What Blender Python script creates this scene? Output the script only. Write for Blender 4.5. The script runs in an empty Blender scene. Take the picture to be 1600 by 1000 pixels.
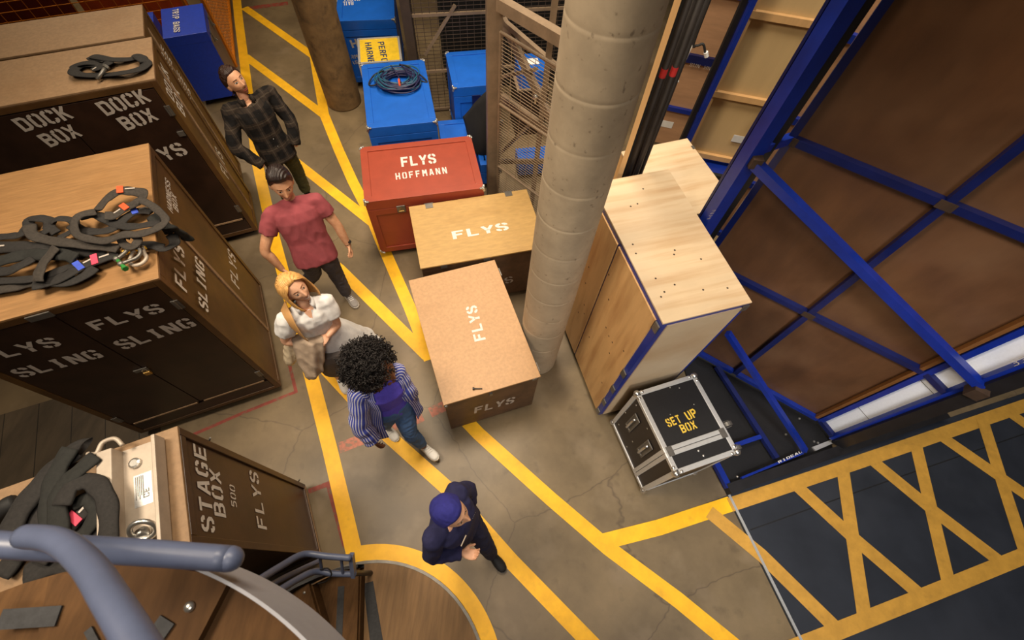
import bpy, bmesh, math, random
import numpy as np
from mathutils import Vector, Matrix, noise
random.seed(7)
S = bpy.context.scene
COL = S.collection
D2R = math.pi / 180

# ------------------------------------------------------------------ camera
CAMH, FPX, TH, RO, PX, PY = 4.62, 680.106, 0.4751512, 0.0803392, 793.13, 539.795
_f = Vector((0, math.sin(TH), -math.cos(TH))); _r = Vector((1, 0, 0)); _u = _r.cross(_f)
C_R = _r * math.cos(RO) + _u * math.sin(RO)
C_U = -_r * math.sin(RO) + _u * math.cos(RO)
C_F = _f
EYE = Vector((0, 0, CAMH))
cd = bpy.data.cameras.new('camera'); cam = bpy.data.objects.new('camera', cd); COL.objects.link(cam)
cam.matrix_world = Matrix(((C_R.x, C_U.x, -C_F.x, 0), (C_R.y, C_U.y, -C_F.y, 0), (C_R.z, C_U.z, -C_F.z, CAMH), (0, 0, 0, 1)))
cd.sensor_width = 36; cd.sensor_fit = 'HORIZONTAL'; cd.lens = FPX / 1600 * 36
cd.shift_x = (800 - PX) / 1600; cd.shift_y = (PY - 500) / 1600
cd.clip_start = 0.05
cd.dof.use_dof = True; cd.dof.focus_distance = 4.0; cd.dof.aperture_fstop = 3.2
S.camera = cam
# ------------------------------------------------------------------ world, lamps, exposure
w = bpy.data.worlds.new('world'); S.world = w; w.use_nodes = True
w.node_tree.nodes['Background'].inputs[0].default_value = (0.75, 0.70, 0.66, 1)
w.node_tree.nodes['Background'].inputs[1].default_value = 0.14
S.view_settings.view_transform = 'Standard'; S.view_settings.look = 'None'; S.view_settings.gamma = 1
S.view_settings.exposure = 0.17
S.view_settings.use_curve_mapping = False

def lamp(name, loc, aim, size, power, col, spot=None):
    if spot:
        d = bpy.data.lights.new(name, 'SPOT'); d.spot_size = spot * D2R; d.spot_blend = 0.8; d.shadow_soft_size = size
    else:
        d = bpy.data.lights.new(name, 'AREA'); d.shape = 'DISK'; d.size = size
    d.energy = power; d.color = col
    o = bpy.data.objects.new(name, d); COL.objects.link(o)
    o.location = loc
    o.rotation_euler = (Vector(aim) - Vector(loc)).to_track_quat('-Z', 'Y').to_euler()
WARM = (1.0, 0.84, 0.64)
lamp('ceiling_lamp_aisle', (-0.6, 3.6, 8.6), (-0.4, 3.0, 0), 1.3, 1750, WARM, 100)
lamp('ceiling_lamp_left', (-3.6, 0.6, 7.6), (0.2, 1.8, 0.5), 0.9, 1280, WARM, 95)
lamp('fill_light_crates', (1.9, -3.8, 5.3), (1.5, 1.7, 0.9), 0.6, 620, (1.0, 0.95, 0.89), 44)  # unseen lamp added low behind the camera to brighten the crate fronts
lamp('ceiling_lamp_cases', (-1.6, 7.5, 8.0), (-1.4, 6.0, 0), 1.2, 1000, WARM, 95)
lamp('fill_light_fence', (-7.2, 8.2, 6.5), (-6.8, 7.0, 0.6), 0.8, 700, (1.0, 0.80, 0.55), 100)  # added fill without a known fixture, brightens the orange fence corner
lamp('fill_light_stair', (1.4, 2.6, 8.2), (-0.5, -0.4, 3.0), 0.6, 420, (1.0, 0.88, 0.74), 34)  # invented spot that lightens the landing and its grey band
lamp('fill_light_front', (0.4, -2.0, 8.3), (-1.2, 2.0, 0.6), 1.0, 520, (1.0, 0.90, 0.78), 62)  # fill added on the camera side for people lit from behind
lamp('ceiling_lamp_scenery', (4.2, 3.6, 7.5), (2.9, 6.0, 1.0), 1.0, 600, (1.0, 0.93, 0.82), 95)
lamp('fill_light_stage', (1.9, -2.4, 7.4), (4.1, 1.0, 0.2), 0.8, 1250, (0.95, 0.96, 1.0), 52)  # added spot, aimed to lift the white return of the big flat

def at(px, py, z=0.0):
    d = C_R * ((px - PX) / FPX) + C_U * (-(py - PY) / FPX) + C_F
    return EYE + d * ((z - CAMH) / d.z)
def on_plane(px, py, p0, n):
    d = C_R * ((px - PX) / FPX) + C_U * (-(py - PY) / FPX) + C_F
    return EYE + d * ((p0 - EYE).dot(n) / d.dot(n))
def on_wall(px, py, x, y, ang):          # vertical plane through (x,y) running at ang degrees
    return on_plane(px, py, Vector((x, y, 0)), Vector((-math.sin(ang * D2R), math.cos(ang * D2R), 0)))
def polar(azd, dist, z=0.0):
    return Vector((dist * math.sin(azd * D2R), dist * math.cos(azd * D2R), z))

# ------------------------------------------------------------------ materials
def lin(c):
    r = []
    for v in c[:3]:
        v /= 255.0
        r.append(v / 12.92 if v <= 0.04045 else ((v + 0.055) / 1.055) ** 2.4)
    return r
def mat(name, c, rough=0.6, var=0.12, scale=12.0, bump=0.0, metal=0.0, c2=None, stretch=(1, 1, 1), detail=6, spec=0.5, lo=0.35, hi=0.65, rot=0.0, sheen=0.0):
    m = bpy.data.materials.new(name); m.use_nodes = True
    nt = m.node_tree; b = nt.nodes['Principled BSDF']
    b.inputs['Roughness'].default_value = rough; b.inputs['Metallic'].default_value = metal
    b.inputs['Specular IOR Level'].default_value = spec
    if sheen: b.inputs['Sheen Weight'].default_value = sheen
    base = lin(c)
    tc = nt.nodes.new('ShaderNodeTexCoord'); mp = nt.nodes.new('ShaderNodeMapping')
    mp.inputs['Scale'].default_value = stretch; mp.inputs['Rotation'].default_value = (0, 0, rot * D2R)
    nt.links.new(tc.outputs['Object'], mp.inputs[0])
    no = nt.nodes.new('ShaderNodeTexNoise'); no.inputs['Scale'].default_value = scale; no.inputs['Detail'].default_value = detail
    no.inputs['Roughness'].default_value = 0.65
    nt.links.new(mp.outputs[0], no.inputs['Vector'])
    cr = nt.nodes.new('ShaderNodeValToRGB')
    a = [min(1, v * (1 - var)) for v in base]
    z = lin(c2) if c2 else [min(1, v * (1 + var)) for v in base]
    cr.color_ramp.elements[0].color = (*a, 1); cr.color_ramp.elements[0].position = lo
    cr.color_ramp.elements[1].color = (*z, 1); cr.color_ramp.elements[1].position = hi
    nt.links.new(no.outputs['Fac'], cr.inputs[0]); nt.links.new(cr.outputs[0], b.inputs['Base Color'])
    if bump:
        bp = nt.nodes.new('ShaderNodeBump'); bp.inputs['Strength'].default_value = bump; bp.inputs['Distance'].default_value = 0.01
        nt.links.new(no.outputs['Fac'], bp.inputs['Height']); nt.links.new(bp.outputs[0], b.inputs['Normal'])
    return m
def mix_noise(m, c, scale, lo, hi, stretch=(1, 1, 1), fac=1.0, detail=4, kind='noise'):
    """lay patches of a second colour over the material (stains, wear, grain)"""
    nt = m.node_tree; b = nt.nodes['Principled BSDF']
    src = b.inputs['Base Color'].links[0].from_socket
    tc = nt.nodes.new('ShaderNodeTexCoord'); mp = nt.nodes.new('ShaderNodeMapping'); mp.inputs['Scale'].default_value = stretch
    mp.inputs['Location'].default_value = (3.1 * scale % 7, 1.7, 0.3)
    nt.links.new(tc.outputs['Object'], mp.inputs[0])
    if kind == 'noise':
        no = nt.nodes.new('ShaderNodeTexNoise'); no.inputs['Scale'].default_value = scale; no.inputs['Detail'].default_value = detail; out = no.outputs['Fac']
    elif kind == 'crack':
        n0 = nt.nodes.new('ShaderNodeTexNoise'); n0.inputs['Scale'].default_value = 1.7; n0.inputs['Detail'].default_value = 8; n0.inputs['Roughness'].default_value = .7
        ad = nt.nodes.new('ShaderNodeVectorMath'); ad.operation = 'MULTIPLY_ADD'; ad.inputs[1].default_value = (1.1, 1.1, 1.1)
        nt.links.new(n0.outputs['Color'], ad.inputs[0]); nt.links.new(mp.outputs[0], ad.inputs[2])
        no = nt.nodes.new('ShaderNodeTexVoronoi'); no.feature = 'DISTANCE_TO_EDGE'; no.inputs['Scale'].default_value = scale
        nt.links.new(ad.outputs[0], no.inputs['Vector']); out = no.outputs['Distance']
    else:
        no = nt.nodes.new('ShaderNodeTexWave'); no.inputs['Scale'].default_value = scale; no.inputs['Distortion'].default_value = 9; no.inputs['Detail'].default_value = 3; no.inputs['Detail Scale'].default_value = 0.8; out = no.outputs['Fac']
    if kind != 'crack': nt.links.new(mp.outputs[0], no.inputs['Vector'])
    cr = nt.nodes.new('ShaderNodeValToRGB'); cr.color_ramp.elements[0].position = lo; cr.color_ramp.elements[1].position = hi
    if kind == 'crack':
        cr.color_ramp.elements[0].color = (1, 1, 1, 1); cr.color_ramp.elements[1].color = (0, 0, 0, 1)
    nt.links.new(out, cr.inputs[0])
    mu = nt.nodes.new('ShaderNodeMath'); mu.operation = 'MULTIPLY'; mu.inputs[1].default_value = fac; nt.links.new(cr.outputs[0], mu.inputs[0])
    mx = nt.nodes.new('ShaderNodeMix'); mx.data_type = 'RGBA'
    nt.links.new(mu.outputs[0], mx.inputs[0]); nt.links.new(src, mx.inputs[6]); mx.inputs[7].default_value = (*lin(c), 1)
    nt.links.new(mx.outputs[2], b.inputs['Base Color'])
    return m
def bands(m, axis, period, width, c, soft=0.0, rot=0.0, shift=0.0, fac=1.0):
    """repeating stripes along one object axis (plaid, shirt stripes, boards)"""
    nt = m.node_tree; b = nt.nodes['Principled BSDF']; src = b.inputs['Base Color'].links[0].from_socket
    tc = nt.nodes.new('ShaderNodeTexCoord'); mp = nt.nodes.new('ShaderNodeMapping'); mp.inputs['Rotation'].default_value = (0, 0, rot * D2R)
    nt.links.new(tc.outputs['Object'], mp.inputs[0])
    sx = nt.nodes.new('ShaderNodeSeparateXYZ'); nt.links.new(mp.outputs[0], sx.inputs[0])
    ad = nt.nodes.new('ShaderNodeMath'); ad.operation = 'ADD'; ad.inputs[1].default_value = 50 + shift; nt.links.new(sx.outputs[axis], ad.inputs[0])
    mo = nt.nodes.new('ShaderNodeMath'); mo.operation = 'MODULO'; mo.inputs[1].default_value = period; nt.links.new(ad.outputs[0], mo.inputs[0])
    lt = nt.nodes.new('ShaderNodeMath'); lt.operation = 'LESS_THAN'; lt.inputs[1].default_value = width; nt.links.new(mo.outputs[0], lt.inputs[0])
    mu = nt.nodes.new('ShaderNodeMath'); mu.operation = 'MULTIPLY'; mu.inputs[1].default_value = fac; nt.links.new(lt.outputs[0], mu.inputs[0])
    mx = nt.nodes.new('ShaderNodeMix'); mx.data_type = 'RGBA'
    nt.links.new(mu.outputs[0], mx.inputs[0]); nt.links.new(src, mx.inputs[6]); mx.inputs[7].default_value = (*lin(c), 1)
    nt.links.new(mx.outputs[2], b.inputs['Base Color'])
    return m

M = {}
M['concrete'] = mat('floor_concrete', (117, 100, 74), 0.42, 0.30, 1.3, 0.05, detail=9, lo=0.3, hi=0.7)
mix_noise(M['concrete'], (84, 70, 54), 0.55, 0.48, 0.70, fac=0.8)
mix_noise(M['concrete'], (142, 124, 100), 2.6, 0.55, 0.75, fac=0.5)
mix_noise(M['concrete'], (78, 66, 50), 7, 0.6, 0.78, fac=0.5)
mix_noise(M['concrete'], (70, 58, 46), 0.5, 0.0002, 0.0016, fac=0.6, kind='crack')
M['yellow_paint'] = mat('yellow_floor_paint', (250, 186, 26), 0.5, 0.10, 6)
mix_noise(M['yellow_paint'], (205, 148, 40), 9, 0.6, 0.8, fac=0.5)
M['old_yellow'] = mat('worn_yellow_paint', (196, 146, 58), 0.55, 0.12, 7)
mix_noise(M['old_yellow'], (150, 110, 50), 14, 0.62, 0.8, fac=0.5)
M['red_tape'] = mat('red_floor_tape', (132, 54, 42), 0.6, 0.2, 14)
mix_noise(M['red_tape'], (112, 88, 68), 18, 0.5, 0.62, fac=.7)
M['pink_tape'] = mat('worn_pink_tape', (178, 110, 90), 0.6, 0.15, 20)
mix_noise(M['pink_tape'], (128, 108, 90), 26, 0.5, 0.6, fac=0.9)
M['black_floor'] = mat('black_painted_floor', (44, 47, 54), 0.42, 0.15, 2.5, 0.03)
mix_noise(M['black_floor'], (60, 62, 68), 1.2, 0.5, 0.8, fac=0.6)
M['board_floor'] = mat('dark_floor_boards', (74, 62, 47), 0.6, 0.35, 4, 0.1, stretch=(1, .25, 1), rot=-26)
bands(M['board_floor'], 0, 0.32, 0.008, (30, 24, 18), rot=-26)
M['column'] = mat('cast_concrete', (176, 158, 132), 0.8, 0.12, 5, 0.15, detail=10)
mix_noise(M['column'], (120, 104, 84), 26, 0.64, 0.72, fac=0.8)
mix_noise(M['column'], (150, 132, 108), 2.0, 0.45, 0.7, stretch=(1, 1, .3), fac=0.7)
M['column_dark'] = mat('brown_concrete', (118, 92, 58), 0.85, 0.3, 5, 0.3, detail=10)
mix_noise(M['column_dark'], (66, 50, 32), 8, 0.55, 0.75, fac=0.8)
M['wall'] = mat('dark_wall', (60, 52, 46), 0.9, 0.2, 2)
M['brown'] = mat('lit_brown_box_paint', (80, 54, 28), 0.42, 0.3, 3.5, 0.03)  # same paint as the cabinet fronts, lightened to carry light from the right
mix_noise(M['brown'], (112, 82, 34), 1.6, 0.5, 0.8, fac=0.55)
M['brown_dk'] = mat('dark_brown_box_paint', (44, 27, 18), 0.40, 0.3, 4, 0.03)
M['brown_stage'] = mat('stage_box_paint', (66, 44, 30), 0.42, 0.25, 3.5, 0.03)
mix_noise(M['brown_stage'], (86, 62, 30), 1.6, 0.5, 0.8, fac=0.5)
M['ply_edge'] = mat('dark_edge_batten', (120, 76, 34), 0.6, 0.15, 8)
M['worn_edge'] = mat('worn_wood_edge', (150, 122, 92), 0.7, 0.25, 20)
M['top_board'] = mat('brown_hardboard', (140, 111, 80), 0.62, 0.12, 30, 0.02, detail=8)
mix_noise(M['top_board'], (126, 92, 58), 2.3, 0.52, 0.78, fac=0.6)
M['top_ply'] = mat('worn_plywood_top', (150, 112, 70), 0.55, 0.16, 5, 0.02, stretch=(1, 12, 1))
mix_noise(M['top_ply'], (128, 88, 46), 2.2, 0.5, 0.75, fac=0.6)
M['trunk_board'] = mat('trunk_hardboard', (180, 140, 98), 0.5, 0.10, 34, 0.02, detail=8)
mix_noise(M['trunk_board'], (150, 112, 72), 2.0, 0.55, 0.8, stretch=(.4, 1.6, 1), fac=0.5)
M['trunk_ply'] = mat('yellowed_plywood', (178, 142, 84), 0.5, 0.10, 22, 0.02, stretch=(.4, 1.4, 1), detail=8)
mix_noise(M['trunk_ply'], (150, 112, 56), 2.2, 0.5, 0.75, stretch=(.5, 1.5, 1), fac=0.6)
M['trunk_side'] = mat('stained_trunk_side', (92, 66, 44), 0.55, 0.3, 5, 0.03)
M['crate_ply'] = mat('pale_plywood', (204, 180, 146), 0.55, 0.06, 5, 0.02, stretch=(.35, 1, .35))
mix_noise(M['crate_ply'], (178, 140, 98), 5.0, 0.46, 0.72, stretch=(.22, 3.0, .4), fac=0.7, detail=7)
mix_noise(M['crate_ply'], (216, 196, 168), 1.4, 0.5, 0.75, fac=0.5)
M['crate_side'] = mat('tan_plywood', (208, 164, 108), 0.55, 0.08, 4, 0.02, stretch=(1, 1, .3))
mix_noise(M['crate_side'], (166, 116, 66), 4.5, 0.46, 0.72, stretch=(2.2, 2.2, .28), fac=0.7, detail=7)
M['flat_ply'] = mat('scenery_plywood', (206, 176, 126), 0.6, 0.06, 3, 0.02, stretch=(1, 1, .2))
M['flat_pink'] = mat('pinkish_plywood', (178, 138, 104), 0.6, 0.10, 3, 0.02, stretch=(1, 1, 6))
M['timber'] = mat('raw_timber', (216, 172, 116), 0.6, 0.10, 6, 0.02, stretch=(1, 1, .1))
M['big_ply'] = mat('dark_stained_plywood', (94, 62, 38), 0.5, 0.22, 4.0, 0.03, stretch=(1, 1, .35), detail=9)
mix_noise(M['big_ply'], (124, 90, 62), 1.6, 0.48, 0.72, fac=0.6)
mix_noise(M['big_ply'], (62, 38, 22), 0.9, 0.52, 0.75, fac=0.6)
M['blue_steel'] = mat('blue_painted_steel', (16, 42, 134), 0.35, 0.15, 6, 0.02)
M['blue_dark'] = mat('navy_painted_steel', (14, 26, 82), 0.38, 0.2, 6)
M['black_steel'] = mat('black_steel', (26, 24, 26), 0.5, 0.25, 8)
M['primer'] = mat('brown_primer', (60, 42, 28), 0.7, 0.25, 14)
M['red_paint'] = mat('brick_red_paint', (152, 62, 40), 0.42, 0.08, 6, 0.02)
M['blue_paint'] = mat('bright_blue_paint', (20, 92, 190), 0.42, 0.08, 5, 0.02)
mix_noise(M['blue_paint'], (24, 78, 164), 1.6, 0.5, 0.8, fac=0.5)
M['trip_paint'] = mat('royal_blue_paint', (22, 58, 176), 0.45, 0.1, 30, 0.03)
M['grey_ply'] = mat('bare_grey_plywood', (112, 92, 82), 0.6, 0.2, 5, stretch=(1, 1, .2))
M['yellow_lid'] = mat('yellow_lid_paint', (222, 184, 40), 0.5, 0.12, 9)
M['chrome'] = mat('bright_metal', (205, 202, 196), 0.28, 0.1, 20, metal=0.9)
M['alu'] = mat('brushed_aluminium', (205, 204, 202), 0.4, 0.08, 30, metal=0.55, stretch=(1, 8, 1))
M['alu_warm'] = mat('aluminium_beam', (176, 162, 146), 0.5, 0.08, 12, metal=0.2)
M['steel'] = mat('dull_steel', (120, 116, 110), 0.45, 0.15, 12, metal=0.7)
M['case_black'] = mat('black_laminate', (22, 21, 22), 0.5, 0.2, 40, 0.05)
M['case_brown'] = mat('dark_brown_laminate', (36, 26, 20), 0.5, 0.2, 40, 0.05)
M['rubber'] = mat('black_rubber', (20, 19, 19), 0.7, 0.2, 20)
M['stencil'] = mat('white_stencil_paint', (214, 208, 200), 0.6, 0.06, 20)
M['stencil_dim'] = mat('grey_stencil_paint', (182, 172, 162), 0.6, 0.10, 20)
M['stencil_navy'] = mat('navy_lettering', (26, 52, 92), 0.6, 0.1, 20)
M['stencil_gold'] = mat('gold_stencil_paint', (214, 178, 60), 0.6, 0.15, 30)
M['cage_steel'] = mat('taupe_painted_steel', (130, 110, 88), 0.5, 0.15, 8)
M['cage_wire'] = mat('galvanised_wire', (152, 130, 104), 0.5, 0.1, 30)
M['cage_dark'] = mat('dark_painted_steel', (74, 60, 48), 0.55, 0.15, 8)
M['orange_steel'] = mat('orange_painted_steel', (206, 120, 22), 0.5, 0.12, 8)
M['orange_board'] = mat('orange_board', (190, 78, 14), 0.6, 0.15, 4)
M['red_board'] = mat('dark_red_board', (110, 24, 12), 0.6, 0.15, 4)
M['web'] = mat('black_webbing', (34, 31, 29), 0.85, 0.25, 60, 0.1, detail=3)
M['web2'] = mat('charcoal_webbing', (52, 46, 40), 0.85, 0.25, 60, 0.1, detail=3)
M['web3'] = mat('dark_green_webbing', (28, 28, 25), 0.85, 0.25, 50, 0.1, detail=3)
M['black_cloth'] = mat('black_cloth', (18, 16, 16), 0.9, 0.3, 9, 0.1)
M['tag_orange'] = mat('orange_tag', (214, 84, 44), 0.6, 0.1, 20)
M['tag_blue'] = mat('blue_tag', (60, 84, 190), 0.6, 0.1, 20)
M['tag_pink'] = mat('pink_tag', (216, 70, 96), 0.6, 0.1, 20)
M['cable_teal'] = mat('teal_cable', (30, 84, 110), 0.45, 0.15, 20)
M['cable_navy'] = mat('navy_cable', (34, 32, 70), 0.45, 0.15, 20)
M['green_pin'] = mat('green_pin_paint', (40, 120, 50), 0.5, 0.15, 20)
M['yellow_pin'] = mat('yellow_pin_paint', (220, 170, 40), 0.5, 0.15, 20)
M['brass'] = mat('brass', (200, 160, 90), 0.35, 0.1, 20, metal=0.8)
M['white_skin'] = mat('white_scenery_skin', (238, 240, 244), 0.6, 0.03, 60, 0.02)
M['pipe_black'] = mat('black_pipe', (48, 42, 38), 0.5, 0.2, 10, metal=0.2)
M['tape_red'] = mat('red_tape', (214, 54, 54), 0.6, 0.08, 20)
M['rail_grey'] = mat('blue_grey_handrail', (82, 90, 114), 0.4, 0.08, 10)
M['band_grey'] = mat('grey_stair_band', (150, 150, 156), 0.55, 0.06, 10)
M['tread_wood'] = mat('stair_tread_wood', (86, 60, 34), 0.75, 0.22, 5, 0.04, spec=.15, stretch=(6, 1, 1))
mix_noise(M['tread_wood'], (52, 34, 20), 2.2, 0.5, 0.75, fac=0.6)
M['landing_wood'] = mat('landing_boards', (122, 92, 58), 0.7, 0.2, 3.2, 0.04, stretch=(7, .6, 1), rot=8)
mix_noise(M['landing_wood'], (110, 80, 46), 2.2, 0.5, 0.75, fac=0.6)
M['nosing'] = mat('black_grip_strip', (44, 44, 46), 0.75, 0.25, 40, 0.1)
M['paper'] = mat('white_paper', (222, 222, 220), 0.7, 0.04, 20)
M['print'] = mat('grey_print', (110, 108, 104), 0.7, 0.1, 20)

# ------------------------------------------------------------------ mesh helpers
WM = {}
class MB:
    def __init__(s): s.v = []; s.f = []; s.mi = []; s.cur = 0; s.marks = [(0, 0)]
    def cut(s): s.marks.append((len(s.v), len(s.f))); return s      # what follows is a piece of its own
    def each(s, name, m, parent=None, **k):
        s.cut(); out = []
        for (v0, f0), (v1, f1) in zip(s.marks, s.marks[1:]):
            if f1 > f0:
                q = MB(); q.v = s.v[v0:v1]; q.f = [[i - v0 for i in f] for f in s.f[f0:f1]]; q.mi = s.mi[f0:f1]; out.append(q.build(name, m, parent, **k))
        return out
    def add(s, vs, fs):
        b = len(s.v); s.v += [Vector(p) for p in vs]
        for f in fs: s.f.append([i + b for i in f]); s.mi.append(s.cur)
        return s
    def box(s, c, d, R=None):
        c = Vector(c); hx, hy, hz = d[0] / 2, d[1] / 2, d[2] / 2
        P = [Vector((sx * hx, sy * hy, sz * hz)) for sz in (-1, 1) for sy in (-1, 1) for sx in (-1, 1)]
        if R is not None: P = [R @ p for p in P]
        return s.add([c + p for p in P], [(0, 2, 3, 1), (4, 5, 7, 6), (0, 1, 5, 4), (2, 6, 7, 3), (0, 4, 6, 2), (1, 3, 7, 5)])
    def beam(s, a, b, w, h, up=(0, 0, 1)):
        a, b = Vector(a), Vector(b); d = (b - a); L = d.length; d.normalize(); up = Vector(up)
        if abs(d.dot(up)) > 0.99: up = Vector((0, 1, 0)) if abs(d.y) < .9 else Vector((1, 0, 0))
        sx = d.cross(up).normalized(); uz = sx.cross(d)
        return s.box((a + b) / 2, (w, L, h), Matrix((sx, d, uz)).transposed())
    def quad(s, a, b, c, d): return s.add([a, b, c, d], [(0, 1, 2, 3)])
    def slab(s, poly, z0, z1):
        n = len(poly); vs = [(p[0], p[1], z0) for p in poly] + [(p[0], p[1], z1) for p in poly]
        fs = [tuple(range(n - 1, -1, -1)), tuple(range(n, 2 * n))] + [(i, (i + 1) % n, n + (i + 1) % n, n + i) for i in range(n)]
        return s.add(vs, fs)
    def tube(s, pts, r, n=8, close=False, flat=None, up=(0, 0, 1), caps=True):
        """sweep; r number or list; flat=(a,b) scales the cross-section sideways / upward"""
        pts = [Vector(p) for p in pts]; k = len(pts); vs = []; fs = []
        rr = r if isinstance(r, (list, tuple)) else [r] * k
        up = Vector(up); prev = None
        for i, p in enumerate(pts):
            if close: t = pts[(i + 1) % k] - pts[i - 1]
            else: t = pts[min(i + 1, k - 1)] - pts[max(i - 1, 0)]
            if t.length < 1e-9: t = Vector((0, 0, 1))
            t.normalize()
            if flat: x = t.cross(up)
            else: x = (prev - t * prev.dot(t)) if prev is not None else t.cross(up if abs(t.dot(up)) < .95 else Vector((1, 0, 0)))
            if x.length < 1e-6: x = t.orthogonal()
            x.normalize(); y = x.cross(t); prev = x
            fa, fb = flat if flat else (1, 1)
            for j in range(n):
                a = 2 * math.pi * (j + (0.5 if n == 4 else 0)) / n
                vs.append(p + x * (math.cos(a) * rr[i] * fa) + y * (math.sin(a) * rr[i] * fb))
        m = k if close else k - 1
        for i in range(m):
            for j in range(n):
                a = i * n + j; b = i * n + (j + 1) % n; i2 = (i + 1) % k
                fs.append((a, b, i2 * n + (j + 1) % n, i2 * n + j))
        if not close and caps: fs.append(tuple(range(n - 1, -1, -1))); fs.append(tuple(range((k - 1) * n, k * n)))
        return s.add(vs, fs)
    def lathe(s, c, prof, n=24, axis=(0, 0, 1), cap=True):
        c = Vector(c); axis = Vector(axis).normalized(); x = axis.orthogonal().normalized(); y = axis.cross(x); vs = []; fs = []
        for h, r in prof:
            for j in range(n):
                a = 2 * math.pi * j / n; vs.append(c + axis * h + (x * math.cos(a) + y * math.sin(a)) * r)
        for i in range(len(prof) - 1):
            for j in range(n): fs.append((i * n + j, i * n + (j + 1) % n, (i + 1) * n + (j + 1) % n, (i + 1) * n + j))
        if cap: fs.append(tuple(range(n - 1, -1, -1))); fs.append(tuple(range((len(prof) - 1) * n, len(prof) * n)))
        return s.add(vs, fs)
    def ball(s, c, r, n=12, sc=(1, 1, 1), R=None):
        c = Vector(c); vs = []; fs = []; m = max(4, n // 2)
        for i in range(1, m):
            for j in range(n):
                p = Vector((math.sin(math.pi * i / m) * math.cos(2 * math.pi * j / n) * sc[0], math.sin(math.pi * i / m) * math.sin(2 * math.pi * j / n) * sc[1], -math.cos(math.pi * i / m) * sc[2])) * r
                vs.append(c + (R @ p if R is not None else p))
        for q in (-1, 1):
            p = Vector((0, 0, q * r * sc[2])); vs.append(c + (R @ p if R is not None else p))
        for i in range(m - 2):
            for j in range(n): fs.append((i * n + j, i * n + (j + 1) % n, (i + 1) * n + (j + 1) % n, (i + 1) * n + j))
        b = (m - 1) * n
        for j in range(n):
            fs.append((b, (j + 1) % n, j)); fs.append((b + 1, (m - 2) * n + j, (m - 2) * n + (j + 1) % n))
        return s.add(vs, fs)
    def build(s, name, mats, parent=None, world=False, smooth=False, bevel=0.0, segs=2, **props):
        if not isinstance(mats, (list, tuple)): mats = [mats]
        me = bpy.data.meshes.new(name); vs = s.v
        if parent is not None and world:
            inv = WM[parent.name].inverted(); vs = [inv @ p for p in vs]
        me.from_pydata([tuple(p) for p in vs], [], s.f)
        for m in mats: me.materials.append(m)
        if len(mats) > 1: me.polygons.foreach_set('material_index', s.mi)
        if smooth: me.polygons.foreach_set('use_smooth', [True] * len(me.polygons))
        me.update()
        o = bpy.data.objects.new(name, me); COL.objects.link(o)
        if parent is not None: o.parent = parent; WM[o.name] = WM[parent.name]
        else: WM[o.name] = Matrix.Identity(4)
        if bevel:
            bm = bmesh.new(); bm.from_mesh(me); bmesh.ops.recalc_face_normals(bm, faces=bm.faces); bm.to_mesh(me); bm.free()
            b = o.modifiers.new('bevel', 'BEVEL'); b.width = bevel; b.segments = segs; b.limit_method = 'ANGLE'; b.angle_limit = 0.6
        for k, v in props.items(): o[k] = v
        return o
def thing(name, label, cat, loc=(0, 0, 0), rz=0.0, group=None):
    o = bpy.data.objects.new(name, None); COL.objects.link(o); o.location = loc; o.rotation_euler = (0, 0, rz * D2R)
    o.empty_display_size = 0.1
    WM[o.name] = Matrix.Translation(Vector(loc)) @ Matrix.Rotation(rz * D2R, 4, 'Z')
    o['label'] = label; o['category'] = cat
    if group: o['group'] = group
    return o
def tag(o, label, cat, group=None):
    o['label'] = label; o['category'] = cat
    if group: o['group'] = group
    return o
def cr_path(pts, sub=6, closed=False):
    P = [Vector(p) for p in pts]; out = []; n = len(P)
    for i in range(n if closed else n - 1):
        if closed: a, b, c, d = P[i - 1], P[i], P[(i + 1) % n], P[(i + 2) % n]
        else: a, b, c, d = P[max(i - 1, 0)], P[i], P[i + 1], P[min(i + 2, n - 1)]
        for k in range(sub):
            t = k / sub
            out.append(0.5 * ((2 * b) + (c - a) * t + (2 * a - 5 * b + 4 * c - d) * t * t + (3 * b - a - 3 * c + d) * t ** 3))
    if not closed: out.append(P[-1])
    return out

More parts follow.
